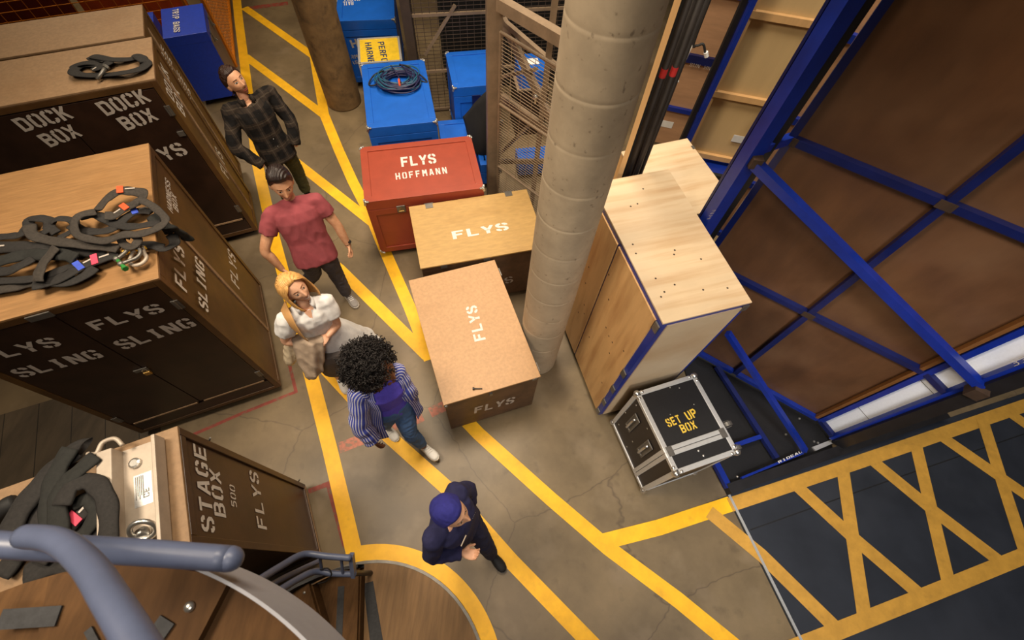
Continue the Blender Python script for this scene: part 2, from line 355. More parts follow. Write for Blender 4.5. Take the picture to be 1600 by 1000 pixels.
# ------------------------------------------------------------------ stencil lettering
_O = [[(.5, 4.9), (.5, 1.1), (1.1, .5), (1.7, .5)], [(2.3, .5), (2.9, .5), (3.5, 1.1), (3.5, 4.9), (2.9, 5.5), (2.3, 5.5)], [(1.7, 5.5), (1.1, 5.5), (.5, 4.9)]]
GL = {
'A': [[(.45, 0), (1.75, 6)], [(2.25, 6), (3.55, 0)], [(1.3, 1.9), (2.7, 1.9)]],
'B': [[(.5, 0), (.5, 6)], [(1.15, 5.5), (2.7, 5.5), (3.4, 4.9), (3.4, 3.8), (2.8, 3.1), (1.15, 3.1)], [(2.8, 3.0), (3.5, 2.3), (3.5, 1.1), (2.8, .5), (1.15, .5)]],
'C': [[(1.8, .5), (1.1, .5), (.5, 1.1), (.5, 4.9), (1.1, 5.5), (1.8, 5.5)], [(2.3, 5.5), (2.9, 5.5), (3.5, 4.9), (3.5, 4.0)], [(2.3, .5), (2.9, .5), (3.5, 1.1), (3.5, 2.0)]],
'D': [[(.5, 0), (.5, 6)], [(1.2, 5.5), (2.7, 5.5), (3.5, 4.7), (3.5, 1.3), (2.7, .5), (1.2, .5)]],
'E': [[(.5, 0), (.5, 6)], [(1.15, 5.5), (3.7, 5.5)], [(1.15, 3), (3.2, 3)], [(1.15, .5), (3.7, .5)]],
'F': [[(.5, 0), (.5, 6)], [(1.15, 5.5), (3.7, 5.5)], [(1.15, 3), (3.2, 3)]],
'G': [[(1.8, .5), (1.1, .5), (.5, 1.1), (.5, 4.9), (1.1, 5.5), (1.8, 5.5)], [(2.3, 5.5), (2.9, 5.5), (3.5, 4.9), (3.5, 4.2)], [(2.3, .5), (3.5, .5), (3.5, 2.6), (2.2, 2.6)]],
'H': [[(.5, 0), (.5, 6)], [(3.5, 0), (3.5, 6)], [(1.15, 3), (2.85, 3)]],
'I': [[(2, 0), (2, 6)], [(1.0, .45), (3.0, .45)], [(1.0, 5.55), (3.0, 5.55)]],
'K': [[(.5, 0), (.5, 6)], [(1.2, 2.8), (3.4, 6)], [(1.7, 3.3), (3.5, 0)]],
'L': [[(.5, 0), (.5, 6)], [(1.15, .5), (3.7, .5)]],
'M': [[(.4, 0), (.4, 6)], [(3.6, 0), (3.6, 6)], [(.75, 5.8), (2, 2.4)], [(3.25, 5.8), (2, 2.4)]],
'N': [[(.5, 0), (.5, 6)], [(3.5, 0), (3.5, 6)], [(.85, 5.7), (3.15, .3)]],
'O': _O, '0': _O,
'P': [[(.5, 0), (.5, 6)], [(1.15, 5.5), (2.8, 5.5), (3.5, 4.8), (3.5, 3.5), (2.8, 2.8), (1.15, 2.8)]],
'R': [[(.5, 0), (.5, 6)], [(1.15, 5.5), (2.8, 5.5), (3.5, 4.8), (3.5, 3.7), (2.8, 3.0), (1.15, 3.0)], [(2.2, 2.9), (3.5, 0)]],
'S': [[(3.5, 4.2), (3.5, 4.9), (2.9, 5.5), (2.25, 5.5)], [(1.7, 5.5), (1.1, 5.5), (.5, 4.9), (.5, 3.9), (1.1, 3.3), (2.9, 2.8), (3.5, 2.1), (3.5, 1.1), (2.9, .5), (2.25, .5)], [(1.7, .5), (1.1, .5), (.5, 1.1), (.5, 1.9)]],
'T': [[(2, 0), (2, 4.85)], [(.2, 5.5), (3.8, 5.5)]],
'U': [[(.5, 6), (.5, 1.1), (1.1, .5), (1.7, .5)], [(2.3, .5), (2.9, .5), (3.5, 1.1), (3.5, 6)]],
'X': [[(.4, 6), (1.8, 3.2)], [(3.6, 6), (2.2, 3.2)], [(.4, 0), (1.8, 2.8)], [(3.6, 0), (2.2, 2.8)]],
'Y': [[(2, 0), (2, 2.5)], [(.35, 6), (1.75, 2.8)], [(3.65, 6), (2.25, 2.8)]],
'5': [[(3.5, 5.5), (.6, 5.5), (.6, 3.4), (2.8, 3.4), (3.5, 2.7), (3.5, 1.2), (2.8, .5), (.5, .5)]],
'3': [[(.5, 5.5), (2.9, 5.5), (3.5, 4.8), (3.5, 3.7), (2.9, 3.1), (1.5, 3.1)], [(2.9, 3), (3.5, 2.3), (3.5, 1.2), (2.9, .5), (.5, .5)]],
'1': [[(2, 0), (2, 6)]],
'.': [[(1.6, .5), (2.4, .5)]],
}
def lettering(mb, text, o, u, v, n, wstroke=1.0, adv=5.0):
    """o baseline start, u vector of whole line, v vector of cap height, n outward normal"""
    o, u, v, n = Vector(o), Vector(u), Vector(v), Vector(n).normalized()
    tot = adv * len(text) - (adv - 4.0)
    ux = u / tot; vy = v / 6.0; h = wstroke / 2
    lift = [0.0016]
    def P(a, b): return o + ux * a + vy * b + n * lift[0]
    for i, ch in enumerate(text):
        x0 = i * adv
        for pl in GL.get(ch, []):
            for k in range(len(pl) - 1):
                (ax, ay), (bx, by) = pl[k], pl[k + 1]
                L = math.hypot(bx - ax, by - ay); tx, ty = (bx - ax) / L, (by - ay) / L
                e0 = 0.2 if k > 0 else 0; e1 = 0.2 if k < len(pl) - 2 else 0
                ax -= tx * e0; ay -= ty * e0; bx += tx * e1; by += ty * e1
                px_, py_ = -ty * h, tx * h
                lift[0] += 0.00004
                cl = lambda q: min(6, max(0, q))
                mb.quad(P(x0 + ax + px_, cl(ay + py_)), P(x0 + ax - px_, cl(ay - py_)), P(x0 + bx - px_, cl(by - py_)), P(x0 + bx + px_, cl(by + py_)))

# ================================================================== SETTING
def struct(name, mb, m, parent=None, **k):
    o = mb.build(name, m, parent, **k)
    if parent is None: o['kind'] = 'structure'
    return o
floor = struct('floor', MB().slab([(-13, -5), (15, -5), (15, 14), (-13, 14)], -0.2, 0.0), M['concrete'])
struct('wall_back', MB().box((1, 14.1, 4.4), (28, .2, 9.2)), M['wall'])
struct('wall_left', MB().box((-13.1, 4.5, 4.4), (.2, 19, 9.2)), M['wall'])
struct('wall_right', MB().box((15.1, 4.5, 4.4), (.2, 19, 9.2)), M['wall'])
struct('wall_front', MB().box((1, -5.1, 4.4), (28, .2, 9.2)), M['wall'])
struct('ceiling', MB().box((1, 4.5, 9.1), (28.4, 19.4, .2)), M['wall'])

def stripe(mb, pix, wd=0.15, z=0.0015, world=None):
    pts = [at(*p) for p in pix] if world is None else [Vector((p[0], p[1], 0)) for p in world]
    n = len(pts); L = []; R = []
    for i in range(n):
        t0 = (pts[i] - pts[i - 1]).normalized() if i else None
        t1 = (pts[i + 1] - pts[i]).normalized() if i < n - 1 else None
        t = ((t0 or t1) + (t1 or t0)).normalized(); q = Vector((-t.y, t.x, 0))
        k = 1.0 / max(0.5, t.dot(t1 or t0))
        L.append(pts[i] + q * wd / 2 * k); R.append(pts[i] - q * wd / 2 * k)
    for i in range(n - 1):
        mb.quad((*R[i].xy, z), (*R[i + 1].xy, z), (*L[i + 1].xy, z), (*L[i].xy, z))
yl = MB()
DC = Vector((-0.973, -1.065, 0)); DR = 1.04
stripe(yl, [(366, -40), (373, 30), (382, 100), (402, 255), (428, 372), (462, 500), (487, 590), (515, 700), (540, 805), (553, 862)], .15)
arc = [(DC.x + 1.13 * math.cos(a * D2R), DC.y + 1.13 * math.sin(a * D2R)) for a in range(108, -40, -4)]
stripe(yl, [], .15, .0018, arc)
for k, l in enumerate([[(382, 12), (432, 47), (496, 92)], [(383, 88), (445, 134), (508, 181)], [(440, 236), (505, 287), (585, 350)], [(470, 372), (530, 420), (668, 556)],
          [(505, 572), (608, 682), (700, 764), (800, 878), (930, 1012)], [(486, 60), (496, 120), (507, 180), (530, 236), (552, 285), (578, 335), (604, 398), (640, 480), (672, 562)],
          [(700, 628), (748, 678), (860, 779), (950, 856), (1060, 938), (1150, 1012)], [(944, 846), (1030, 824), (1142, 787)]]):
    stripe(yl, l, .145, .0022 + .0004 * k)
struct('hazard_lines', yl, M['yellow_paint'], floor)
rt = MB()
stripe(rt, [(300, 680), (380, 645), (463, 612)], .035, .0010); stripe(rt, [(463, 614), (450, 560)], .035, .0011)
stripe(rt, [(482, 768), (513, 756), (518, 775), (540, 855)], .05, .0010); stripe(rt, [(384, 14), (410, 10), (450, 5)], .12, .0012)
struct('red_tape_marks', rt, M['red_tape'], floor)
pt = MB()
for a, b in (((530, 700), (575, 683)), ((605, 668), (628, 660)), ((640, 660), (660, 650)), ((672, 645), (695, 634))): stripe(pt, [a, b], .12, .0009)
struct('worn_tape_marks', pt, M['pink_tape'], floor)

# black painted stage floor with its yellow hatch and metal edge
UA = 20.5 * D2R; U = Vector((math.cos(UA), math.sin(UA), 0)); V = Vector((-U.y, U.x, 0))
O_ = at(1140, 776); O_.z = 0
bf = MB(); c4 = [O_ + V * .06, O_ + U * 14 + V * .06, O_ + U * 14 - V * 6, O_ - V * 6]
bf.slab([(p.x, p.y) for p in c4], -0.05, 0.004)
c4 = [at(1098, 788), at(1145, 771), at(1148, 788), at(1101, 804)]; bf.slab([(p.x, p.y) for p in c4], -.05, .0035)
stage_floor = struct('stage_floor', bf, M['black_floor'])
hy = MB()
for k, l in enumerate([[(1140, 789), (1300, 736), (1600, 634), (1760, 580)], [(1210, 1024), (1290, 993), (1430, 937), (1600, 868), (1760, 803)], [(1108, 800), (1190, 868), (1312, 988)], [(1243, 758), (1330, 838), (1440, 932)],
          [(1316, 732), (1330, 830), (1350, 965)], [(1358, 716), (1460, 800), (1570, 884)], [(1430, 694), (1455, 800), (1482, 915)], [(1470, 682), (1600, 772), (1700, 840)], [(1534, 656), (1570, 770), (1602, 868)], [(1576, 645), (1640, 690)]]):
    stripe(hy, l, .135, .0055 + .0004 * k)
struct('worn_hatch_lines', hy, M['old_yellow'], stage_floor)
sm = MB(); stripe(sm, [(1172, 828), (1400, 747), (1600, 678), (1700, 644)], .012, .0049); stripe(sm, [(1100, 1010), (1110, 1003)], .02, .0049)
struct('panel_seam', sm, M['rubber'], stage_floor)
tr = MB(); tr.slab([(p.x, p.y) for p in (O_ + V * .02 - U * .012, O_ + V * .02 + U * .014, O_ - V * 6 + U * .014, O_ - V * 6 - U * .012)], -.03, .008)
struct('trim_1', tr, M['alu'])
tr = MB(); tr.slab([(p.x, p.y) for p in (O_ + V * .02 - U * .03, O_ + V * .02 - U * .012, O_ - V * 6 - U * .012, O_ - V * 6 - U * .03)], -.03, .002)
struct('trim_2', tr, M['rubber'])
# dark boards on the floor at the left
a = 26 * D2R; bu = Vector((math.cos(a), math.sin(a), 0)); bv = Vector((-bu.y, bu.x, 0)); b0 = at(252, 690)
fb = MB().slab([(p.x, p.y) for p in (b0, b0 + bv * .9, b0 + bv * .9 - bu * 7, b0 - bv * 2.6 - bu * 7, b0 - bv * 2.6)], -.05, .003)
struct('floor_boards', fb, M['board_floor'])

# columns
def column(name, azd, dist, r, m, label, rings):
    c = polar(azd, dist); mb = MB()
    prof = []; z = -.02
    for i in range(0, 30):
        z = i * .30
        prof += [(z + .004, r * (1 + .002 * ((i * 7) % 3 - 1))), (z + .02, r), (z + .27, r), (z + .286, r * (1 + .002 * ((i * 5) % 3 - 1)))]
        if rings: prof += [(z + .289, r * .994), (z + .296, r * .994)]
    mb.lathe(c, prof, 48)
    o = struct(name, mb, m, smooth=True); o['label'] = label; o['category'] = 'column'
    return o
column('concrete_column', 8.9, 2.275, .2225, M['column'], 'thick pale concrete column in the middle of the room', True)
column('concrete_column', -24.3, 7.265, .272, M['column_dark'], 'thinner brown concrete column beside the yellow floor lines at the back', False)

# ================================================================== BOXES
class Bx: pass
def frame_box(cx, cy, yaw, L, W, H, newL=None):
    if newL:
        k = (newL - L) / 2; cx -= k * math.cos(yaw * D2R); cy -= k * math.sin(yaw * D2R); L = newL
    b = Bx(); b.c = (cx, cy, 0); b.yaw = yaw; b.L, b.W, b.H = L, W, H; return b
FN = dict(F=(0, -1, 0), R=(1, 0, 0), L=(-1, 0, 0), T=(0, 0, 1), B=(0, 1, 0))
def face_pt(t, b, face, px, off=0.0):
    W_ = WM[t.name]; n = Vector(FN[face]); p = Vector((n.x * b.L / 2, n.y * b.W / 2, b.H if face == 'T' else 0)) + n * off
    pw = W_ @ p; nw = W_.to_3x3() @ n
    return W_.inverted() @ on_plane(px[0], px[1], pw, nw)
def text_on(t, b, face, text, pa, pb, pc, m, parent=None, off=0.0, ws=1.0, mb=None, adv=5.0, name='stencil_lettering'):
    a, e, c = (face_pt(t, b, face, p, off) for p in (pa, pb, pc))
    n = Vector(FN[face]); u = e - a; v = n.cross(u).normalized(); v = v * max(.02, (c - a).dot(v))
    own = mb is None
    if own: mb = MB()
    lettering(mb, text, a, u, v, n, ws, adv)
    if own: return mb.build(name, m, parent or t)
def caster(t, x, y, z0, r=.045, name='caster'):
    mb = MB(); mb.box((x, y, z0 - .008), (.10, .08, .016)); mb.lathe((x - .018, y + .012, r), [(0, r * .5), (.002, r), (.034, r), (.036, r * .5)], 16, (1, 0, 0))
    mb.box((x - .024, y + .006, (z0 + r) / 2 + .01), (.005, .05, z0 - r)); mb.box((x + .024, y + .006, (z0 + r) / 2 + .01), (.005, .05, z0 - r))
    return mb.build(name, M['rubber'], t)
def casters(t, b, z0, ins=.1, r=.045):
    for sx in (-1, 1):
        for sy in (-1, 1): caster(t, sx * (b.L / 2 - ins), sy * (b.W / 2 - ins), z0, r)

def cabinet(label, b, z0=.10, top='top_board', doors=2, front=True, group=None):
    """brown plywood road cabinet: framed body, board top, two doors at the front, framed side panel"""
    t = thing('road_cabinet', label, 'storage box', b.c, b.yaw, group)
    L, W, H = b.L, b.W, b.H; e = .022
    MB().box((0, 0, (z0 + H - .02) / 2), (L - 2 * e, W - 2 * e, H - .02 - z0)).build('body', M['brown_dk'], t)
    MB().box((0, 0, H - .01), (L, W, .02)).build('top_panel', M[top], t, bevel=.004)
    fr = MB(); rw = .055
    for sx in (-1, 1):
        for sy in (-1, 1): fr.box((sx * (L / 2 - rw / 2), sy * (W / 2 - rw / 2), (z0 + H - .02) / 2), (rw, rw, H - .02 - z0))
    for z in (z0 + rw / 2, H - .02 - rw / 2):
        for s in (-1, 1):
            fr.box((0, s * (W / 2 - rw / 2), z), (L - 2 * rw, rw, rw)); fr.box((s * (L / 2 - rw / 2), 0, z), (rw, W - 2 * rw, rw))
    fr.build('edge_frame', M['brown'], t, bevel=.004)
    casters(t, b, z0)
    ds = []
    if front:
        dw = (L - 2 * rw) / doors
        for k in range(doors):
            x0 = -L / 2 + rw + k * dw
            ds.append(MB().box((x0 + dw / 2, -W / 2 + .012, (z0 + H - .02) / 2 + .09), (dw - .008, .018, H - z0 - .02 - 2 * rw - .20)).build('door', M['brown_dk'], t, bevel=.003))
            lp = MB().box((x0 + dw / 2, -W / 2 + .008, z0 + rw + .175), (dw - .06, .02, .02)); lp.build('door_sill', M['worn_edge'], t)
        MB().box((0, -W / 2 + .010, z0 + rw + .075), (L - 2 * rw - .01, .012, .15)).build('kick_panel', M['brown_dk'], t)
        hg = MB()
        for sx in (-1, 1):
            for z in (z0 + .4, H - .3): hg.cut().box((sx * (L / 2 - rw), -W / 2 - .003, z), (.05, .008, .10)); hg.tube([(sx * (L / 2 - rw), -W / 2 - .008, z - .05), (sx * (L / 2 - rw), -W / 2 - .008, z + .05)], .006, 6)
        hg.each('hinge', M['steel'], t)
    for s in (-1, 1): MB().box((L / 2 - .019, s * (W / 4 - rw / 4 + .005), (z0 + H - .02) / 2), (.016, W / 2 - rw - .02, H - z0 - .02 - 2 * rw)).build('side_panel', M['brown'], t)  # lighter copy of the door paint stands in for light on this side
    bt = MB(); bt.box((L / 2 - .012, 0, (z0 + H) / 2), (.02, .04, H - z0 - 2 * rw)); bt.build('side_batten', M['worn_edge'], t)
    return t, ds

def padlock(parent, x, y, z):
    mb = MB(); mb.box((x, y - .018, z - .05), (.052, .02, .045)); mb.build('padlock', M['brass'], parent, bevel=.004)
    MB().tube([(x - .017, y - .018, z - .03), (x - .017, y - .018, z), (x, y - .018, z + .014), (x + .017, y - .018, z), (x + .017, y - .018, z - .03)], .004, 6).build('shackle', M['chrome'], parent)
    MB().box((x - .02, y - .006, z), (.10, .01, .035)).build('hasp', M['steel'], parent)

# --- sling box
b = frame_box(-3.374, 1.937, 26.75, 1.401, 1.454, 2.09)
t, ds = cabinet('dark brown cabinet stencilled FLYS SLING, with tangled black slings heaped on its top', b, top='top_ply')
SLING = (t, b)
text_on(t, b, 'F', 'FLYS', (152, 516), (259, 486), (148, 500), M['stencil_dim'], ds[1], -.002, 1.25)
text_on(t, b, 'F', 'SLING', (196, 546), (308, 508), (188, 530), M['stencil_dim'], ds[1], -.002, 1.25)
text_on(t, b, 'F', 'FLYS', (-22, 566), (98, 539), (-26, 549), M['stencil_dim'], ds[0], -.002, 1.25)
text_on(t, b, 'F', 'SLING', (37, 590), (163, 557), (28, 575), M['stencil_dim'], ds[0], -.002, 1.25)
text_on(t, b, 'R', 'FLYS', (292, 458), (287, 392), (274, 452), M['stencil'], None, 0, 1.15)
text_on(t, b, 'R', 'SLING', (326, 490), (318, 414), (311, 479), M['stencil'], None, 0, 1.15)
text_on(t, b, 'R', 'HARNESS', (270, 334), (265, 286), (262, 331), M['stencil'], None, -.012)
text_on(t, b, 'R', 'BOX', (279, 333), (275, 308), (271, 326), M['stencil'], None, -.012)
text_on(t, b, 'R', 'FLYS', (374, 453), (367, 402), (362, 444), M['stencil'], None, -.012, 1.0)
padlock(t, 0.0, -b.W / 2, 1.15)
MB().box((-.05, -b.W / 2 - .004, b.H - .05), (.14, .012, .05)).build('latch', M['steel'], t)
# --- dock box
b = frame_box(-4.173, 3.741, 26.31, 1.39, .702, 2.09, 1.78)
t, ds = cabinet('dark brown cabinet stencilled DOCK BOX, with a coiled strap and a bolt on its top', b)
DOCK = (t, b)
text_on(t, b, 'F', 'DOCK', (40, 206), (117, 184), (19, 186), M['stencil_dim'], ds[0], -.002, 1.25)
text_on(t, b, 'F', 'BOX', (80, 230), (130, 212), (59, 211), M['stencil_dim'], ds[0], -.002, 1.25)
text_on(t, b, 'F', 'DOCK', (168, 181), (238, 158), (151, 160), M['stencil_dim'], ds[1], -.002, 1.25)
text_on(t, b, 'F', 'BOX', (200, 204), (249, 187), (184, 184), M['stencil_dim'], ds[1], -.002, 1.25)
text_on(t, b, 'F', 'FLYS', (222, 265), (295, 240), (206, 246), M['stencil_dim'], ds[1], -.002, 1.25)
text_on(t, b, 'R', 'DOCK', (273, 161), (262, 114), (263, 156), M['stencil'], None, -.012)
text_on(t, b, 'R', 'BOX', (290, 184), (280, 146), (279, 176), M['stencil'], None, -.012)
text_on(t, b, 'R', 'FLYS', (358, 281), (347, 243), (348, 274), M['stencil'], None, -.012)
MB().box((b.L / 2 - .09, -b.W / 2 - .004, 1.55), (.06, .014, .05)).build('latch', M['steel'], t)
# --- third cabinet
b = frame_box(-4.541, 4.339, 25.97, 1.39, .60, 2.09, 2.6)
t, ds = cabinet('dark brown cabinet with bare dusty top behind the DOCK BOX cabinet', b, front=False)
text_on(t, b, 'R', 'DOCK BOX', (297, 143), (250, 68), (290, 146), M['stencil'], None, -.012)
# --- stage box
b = frame_box(-2.343, -.023, 28.02, 1.40, .688, 2.074, 1.75)
t = thing('road_cabinet', 'brown cabinet stencilled STAGE BOX, with an aluminium beam lying on its top', 'storage box', b.c, b.yaw)
STAGE = (t, b)
MB().box((0, 0, (.09 + b.H - .02) / 2), (b.L - .03, b.W - .03, b.H - .11)).build('body', M['brown_stage'], t)
MB().box((0, 0, b.H - .01), (b.L, b.W, .02)).build('top_panel', M['top_board'], t, bevel=.004)
fr = MB()
for sx in (-1, 1):
    for sy in (-1, 1): fr.box((sx * (b.L / 2 - .025), sy * (b.W / 2 - .025), (.09 + b.H - .02) / 2), (.05, .05, b.H - .11))
for z in (.115, b.H - .05):
    for s in (-1, 1): fr.box((0, s * (b.W / 2 - .02), z), (b.L - .1, .04, .05)); fr.box((s * (b.L / 2 - .02), 0, z), (.04, b.W - .1, .05))
fr.build('edge_frame', M['brown_stage'], t, bevel=.004)
MB().box((b.L / 2 - .004, 0, .10), (.014, b.W - .05, .025)).build('bottom_rail', M['worn_edge'], t)
cl = MB()
for z in (1.75, .25): cl.cut().box((b.L / 2 - .05, b.W / 2 + .006, z), (.05, .02, .07)); cl.tube([(b.L / 2 - .02, b.W / 2 + .01, z - .04), (b.L / 2 + .01, b.W / 2 + .014, z)], .006, 6)
cl.each('latch', M['steel'], t)
casters(t, b, .09)
for tx, pa, pb, pc, w_ in (('STAGE', (336, 833), (320, 700), (316, 836), 1.05), ('BOX', (353, 809), (343, 738), (336, 812), 1.05), ('500', (370, 794), (366, 760), (362, 796), .9), ('FLYS', (417, 828), (402, 740), (404, 831), 1.0)):
    text_on(t, b, 'R', tx, pa, pb, pc, M['stencil'], None, -.014, w_)

# --- painted cases
def painted_case(name, label, b, m, z0=.09, lid=.13, corners=True, latch=True, group=None, cat='storage case', recess=True):
    t = thing(name, label, cat, b.c, b.yaw, group); L, W, H = b.L, b.W, b.H; e = .012; bw = .085
    MB().box((0, 0, (z0 + H - lid) / 2), (L - 2 * e, W - 2 * e, H - lid - z0)).build('body', m, t)
    ld = MB(); ld.box((0, 0, H - lid / 2 - e / 2), (L - 2 * e, W - 2 * e, lid - e))
    lf = MB()
    for s in (-1, 1):
        lf.box((0, s * (W / 2 - bw / 2), H - .006), (L, bw, .012)); lf.box((s * (L / 2 - bw / 2), 0, H - .006), (bw, W - 2 * bw, .012))
        lf.box((0, s * (W / 2 - .006), H - lid / 2 - .004), (L, .012, lid - .016)); lf.box((s * (L / 2 - .006), 0, H - lid / 2 - .004), (.012, W - .024, lid - .016))
    o = ld.build('lid', m, t); lf.build('lid_rim', m, o, bevel=.002)
    ff = MB()
    for s in (-1, 1):
        for z in (z0 + bw / 2, H - lid - bw / 2 - .004):
            ff.box((0, s * (W / 2 - .006), z), (L, .012, bw)); ff.box((s * (L / 2 - .006), 0, z), (.012, W - .024, bw))
        for q in (-1, 1):
            ff.box((q * (L / 2 - bw / 2), s * (W / 2 - .006), (z0 + H - lid) / 2), (bw, .012, H - lid - z0 - 2 * bw)); ff.box((s * (L / 2 - .006), q * (W / 2 - bw / 2 - .006), (z0 + H - lid) / 2), (.012, bw, H - lid - z0 - 2 * bw))
    ff.build('panel_frame', m, t, bevel=.002)
    if corners:
        for sx in (-1, 1):
            for sy in (-1, 1):
                for z, q in ((H, -1), (z0, 1)):
                    c = MB(); p = Vector((sx * L / 2, sy * W / 2, z))
                    c.ball(p + Vector((-sx * .012, -sy * .012, q * .012)), .022, 10)
                    for d in ((-sx, 0, 0), (0, -sy, 0), (0, 0, q)):
                        d = Vector(d)
                        for nn in ((sx, 0, 0), (0, sy, 0), (0, 0, -q)):
                            nn = Vector(nn)
                            if abs(nn.dot(d)) > .5: continue
                            k = p + d * .038 - nn * 0 + nn * .002
                            c.lathe(k, [(-.002, .014), (.002, .014)], 8, nn)
                            c.beam(p + d * .01 + nn * .001, p + d * .036 + nn * .001, .02, .004, nn) if abs(d.dot(nn)) < .1 else None
                    c.build('metal_corner', M['chrome'], t)
    if latch:
        l = MB(); l.box((-.22 * L, -W / 2 - .004, H - lid - .03), (.10, .012, .10)); l.build('butterfly_latch', M['steel'], t, bevel=.004)
        l2 = MB(); l2.tube([(-.22 * L - .03, -W / 2 - .012, H - lid - .05), (-.22 * L + .03, -W / 2 - .012, H - lid - .05), (-.22 * L, -W / 2 - .012, H - lid)], .006, 6, close=True); l2.build('latch_handle', M['brass'], t)
    casters(t, b, z0, .09, .04)
    return t
b = frame_box(-1.198, 4.157, 15.92, 1.361, .914, .96)
t = painted_case('road_case', 'brick red case stencilled FLYS HOFFMANN on its lid, behind the plywood chest', b, M['red_paint'])
text_on(t, b, 'T', 'FLYS', (628, 261), (682, 255), (625, 246), M['stencil'], None, -.012, 1.25)
text_on(t, b, 'T', 'HOFFMANN', (619, 281), (699, 271), (617, 271), M['stencil'], None, -.012, 1.15, adv=6.2)
b = frame_box(-1.708, 5.451, 15.95, .857, 1.333, 1.01)
t = painted_case('road_case', 'bright blue case with a coil of cable lying on its lid', b, M['blue_paint'], latch=False)
CABLE = (t, b)
b = frame_box(-2.62, 7.62, 12.0, .86, 1.0, 1.0)
# right front top corner at (-2.07,7.17)
cx = -2.07 - (.43 * math.cos(12 * D2R) + .5 * math.sin(12 * D2R)); cy = 7.17 - (.43 * math.sin(12 * D2R) - .5 * math.cos(12 * D2R))
b = frame_box(cx, cy, 12.0, .86, 1.0, 1.0)
t = painted_case('road_case', 'blue case stencilled RAIL MASKING, rearmost beside the brown column', b, M['blue_paint'], latch=False)
text_on(t, b, 'T', 'RAIL', (552, 2), (535, 3), (552, 8), M['stencil'], None, -.012, 1.1)
text_on(t, b, 'T', 'MASKING', (562, -4), (526, -2), (562, 1), M['stencil'], None, -.012, 1.1)
text_on(t, b, 'F', 'H', (551, 75), (561, 73), (549, 62), M['stencil_dim'], None, -.01, 1.2)
text_on(t, b, 'F', 'RMA', (549, 92), (566, 90), (549, 86), M['stencil_dim'], None, -.01, 1.0)
text_on(t, b, 'F', 'ASS', (550, 101), (566, 99), (550, 95), M['stencil_dim'], None, -.01, 1.0)
# yellow-lidded case
b = frame_box(-2.195, 6.55, 14.5, .58, .60, .90)
t = thing('road_case', 'small case with a yellow lid lettered in navy and metal edging', 'storage case', b.c, b.yaw)
MB().box((0, 0, .42), (b.L - .02, b.W - .02, .72)).build('body', M['grey_ply'], t)
MB().box((0, 0, b.H - .03), (b.L - .01, b.W - .01, .05)).build('lid', M['yellow_lid'], t)
ed = MB()
for s in (-1, 1):
    ed.beam((s * b.L / 2, -b.W / 2, b.H - .012), (s * b.L / 2, b.W / 2, b.H - .012), .03, .03); ed.beam((-b.L / 2, s * b.W / 2, b.H - .012), (b.L / 2, s * b.W / 2, b.H - .012), .03, .03)
    for q in (-1, 1): ed.beam((s * b.L / 2, q * b.W / 2, .08), (s * b.L / 2, q * b.W / 2, b.H), .03, .03)
ed.build('metal_edging', M['alu'], t)
casters(t, b, .09, .08, .04)
text_on(t, b, 'T', 'PERFORMER', (590, 66), (602, 125), (600, 66), M['stencil_navy'], None, -.004, 1.0)
text_on(t, b, 'T', 'HARNESS', (570, 67), (578, 114), (580, 67), M['stencil_navy'], None, -.004, 1.0)
# right blue cases
def corner_case(flx, fly, yaw, L, W, H):
    c, s = math.cos(yaw * D2R), math.sin(yaw * D2R)
    return frame_box(flx + c * L / 2 - s * W / 2, fly + s * L / 2 + c * W / 2, yaw, L, W, H)
b = corner_case(-1.0, 5.64, 15, .66, .82, 1.0)
t = painted_case('road_case', 'blue case with metal corners standing behind the grey cage post', b, M['blue_paint'], latch=False)
l = MB(); l.box((-.02, -b.W / 2 - .004, b.H - .20), (.12, .014, .16)); l.build('latch', M['blue_dark'], t, bevel=.004)
text_on(t, b, 'L', 'FLYS', (701, 165), (693, 118), (695, 160), M['stencil'], None, -.01)
b = corner_case(-1.125, 5.1, 14, .48, .47, .56)
painted_case('road_case', 'low blue case half covered by the black cloth', b, M['blue_paint'], corners=False, latch=False, recess=False)
b = corner_case(-.57, 4.90, 14, .15, .42, .42)
painted_case('road_case', 'small low blue case between the red case and the grey post', b, M['blue_paint'], corners=False, latch=False)
b = frame_box(.02, 6.40, 14, .44, .45, .74)
t = thing('dark_box', 'dark brown crate under the white-labelled blue case behind the wire gate', 'crate', b.c, b.yaw)
MB().box((0, 0, .36), (.46, .46, .72)).build('body', M['brown_dk'], t); MB().box((0, 0, .73), (.48, .48, .02)).build('top_panel', M['cage_steel'], t)
t = thing('road_case', 'small blue case with a white label seen through the wire gate', 'storage case', (b.c[0], b.c[1], .74), 14)
MB().box((0, 0, .09), (.40, .42, .18)).build('body', M['blue_paint'], t, bevel=.004); MB().box((0, 0, .21), (.41, .43, .06)).build('lid', M['blue_paint'], t, bevel=.004)
MB().box((.02, .02, .2405), (.16, .14, .001)).build('label_sheet', M['paper'], t)
b = frame_box(.14, 5.35, 14, .45, .3, .30)
painted_case('road_case', 'low blue box on the floor seen through the wire gate', b, M['blue_paint'], corners=False, latch=False)
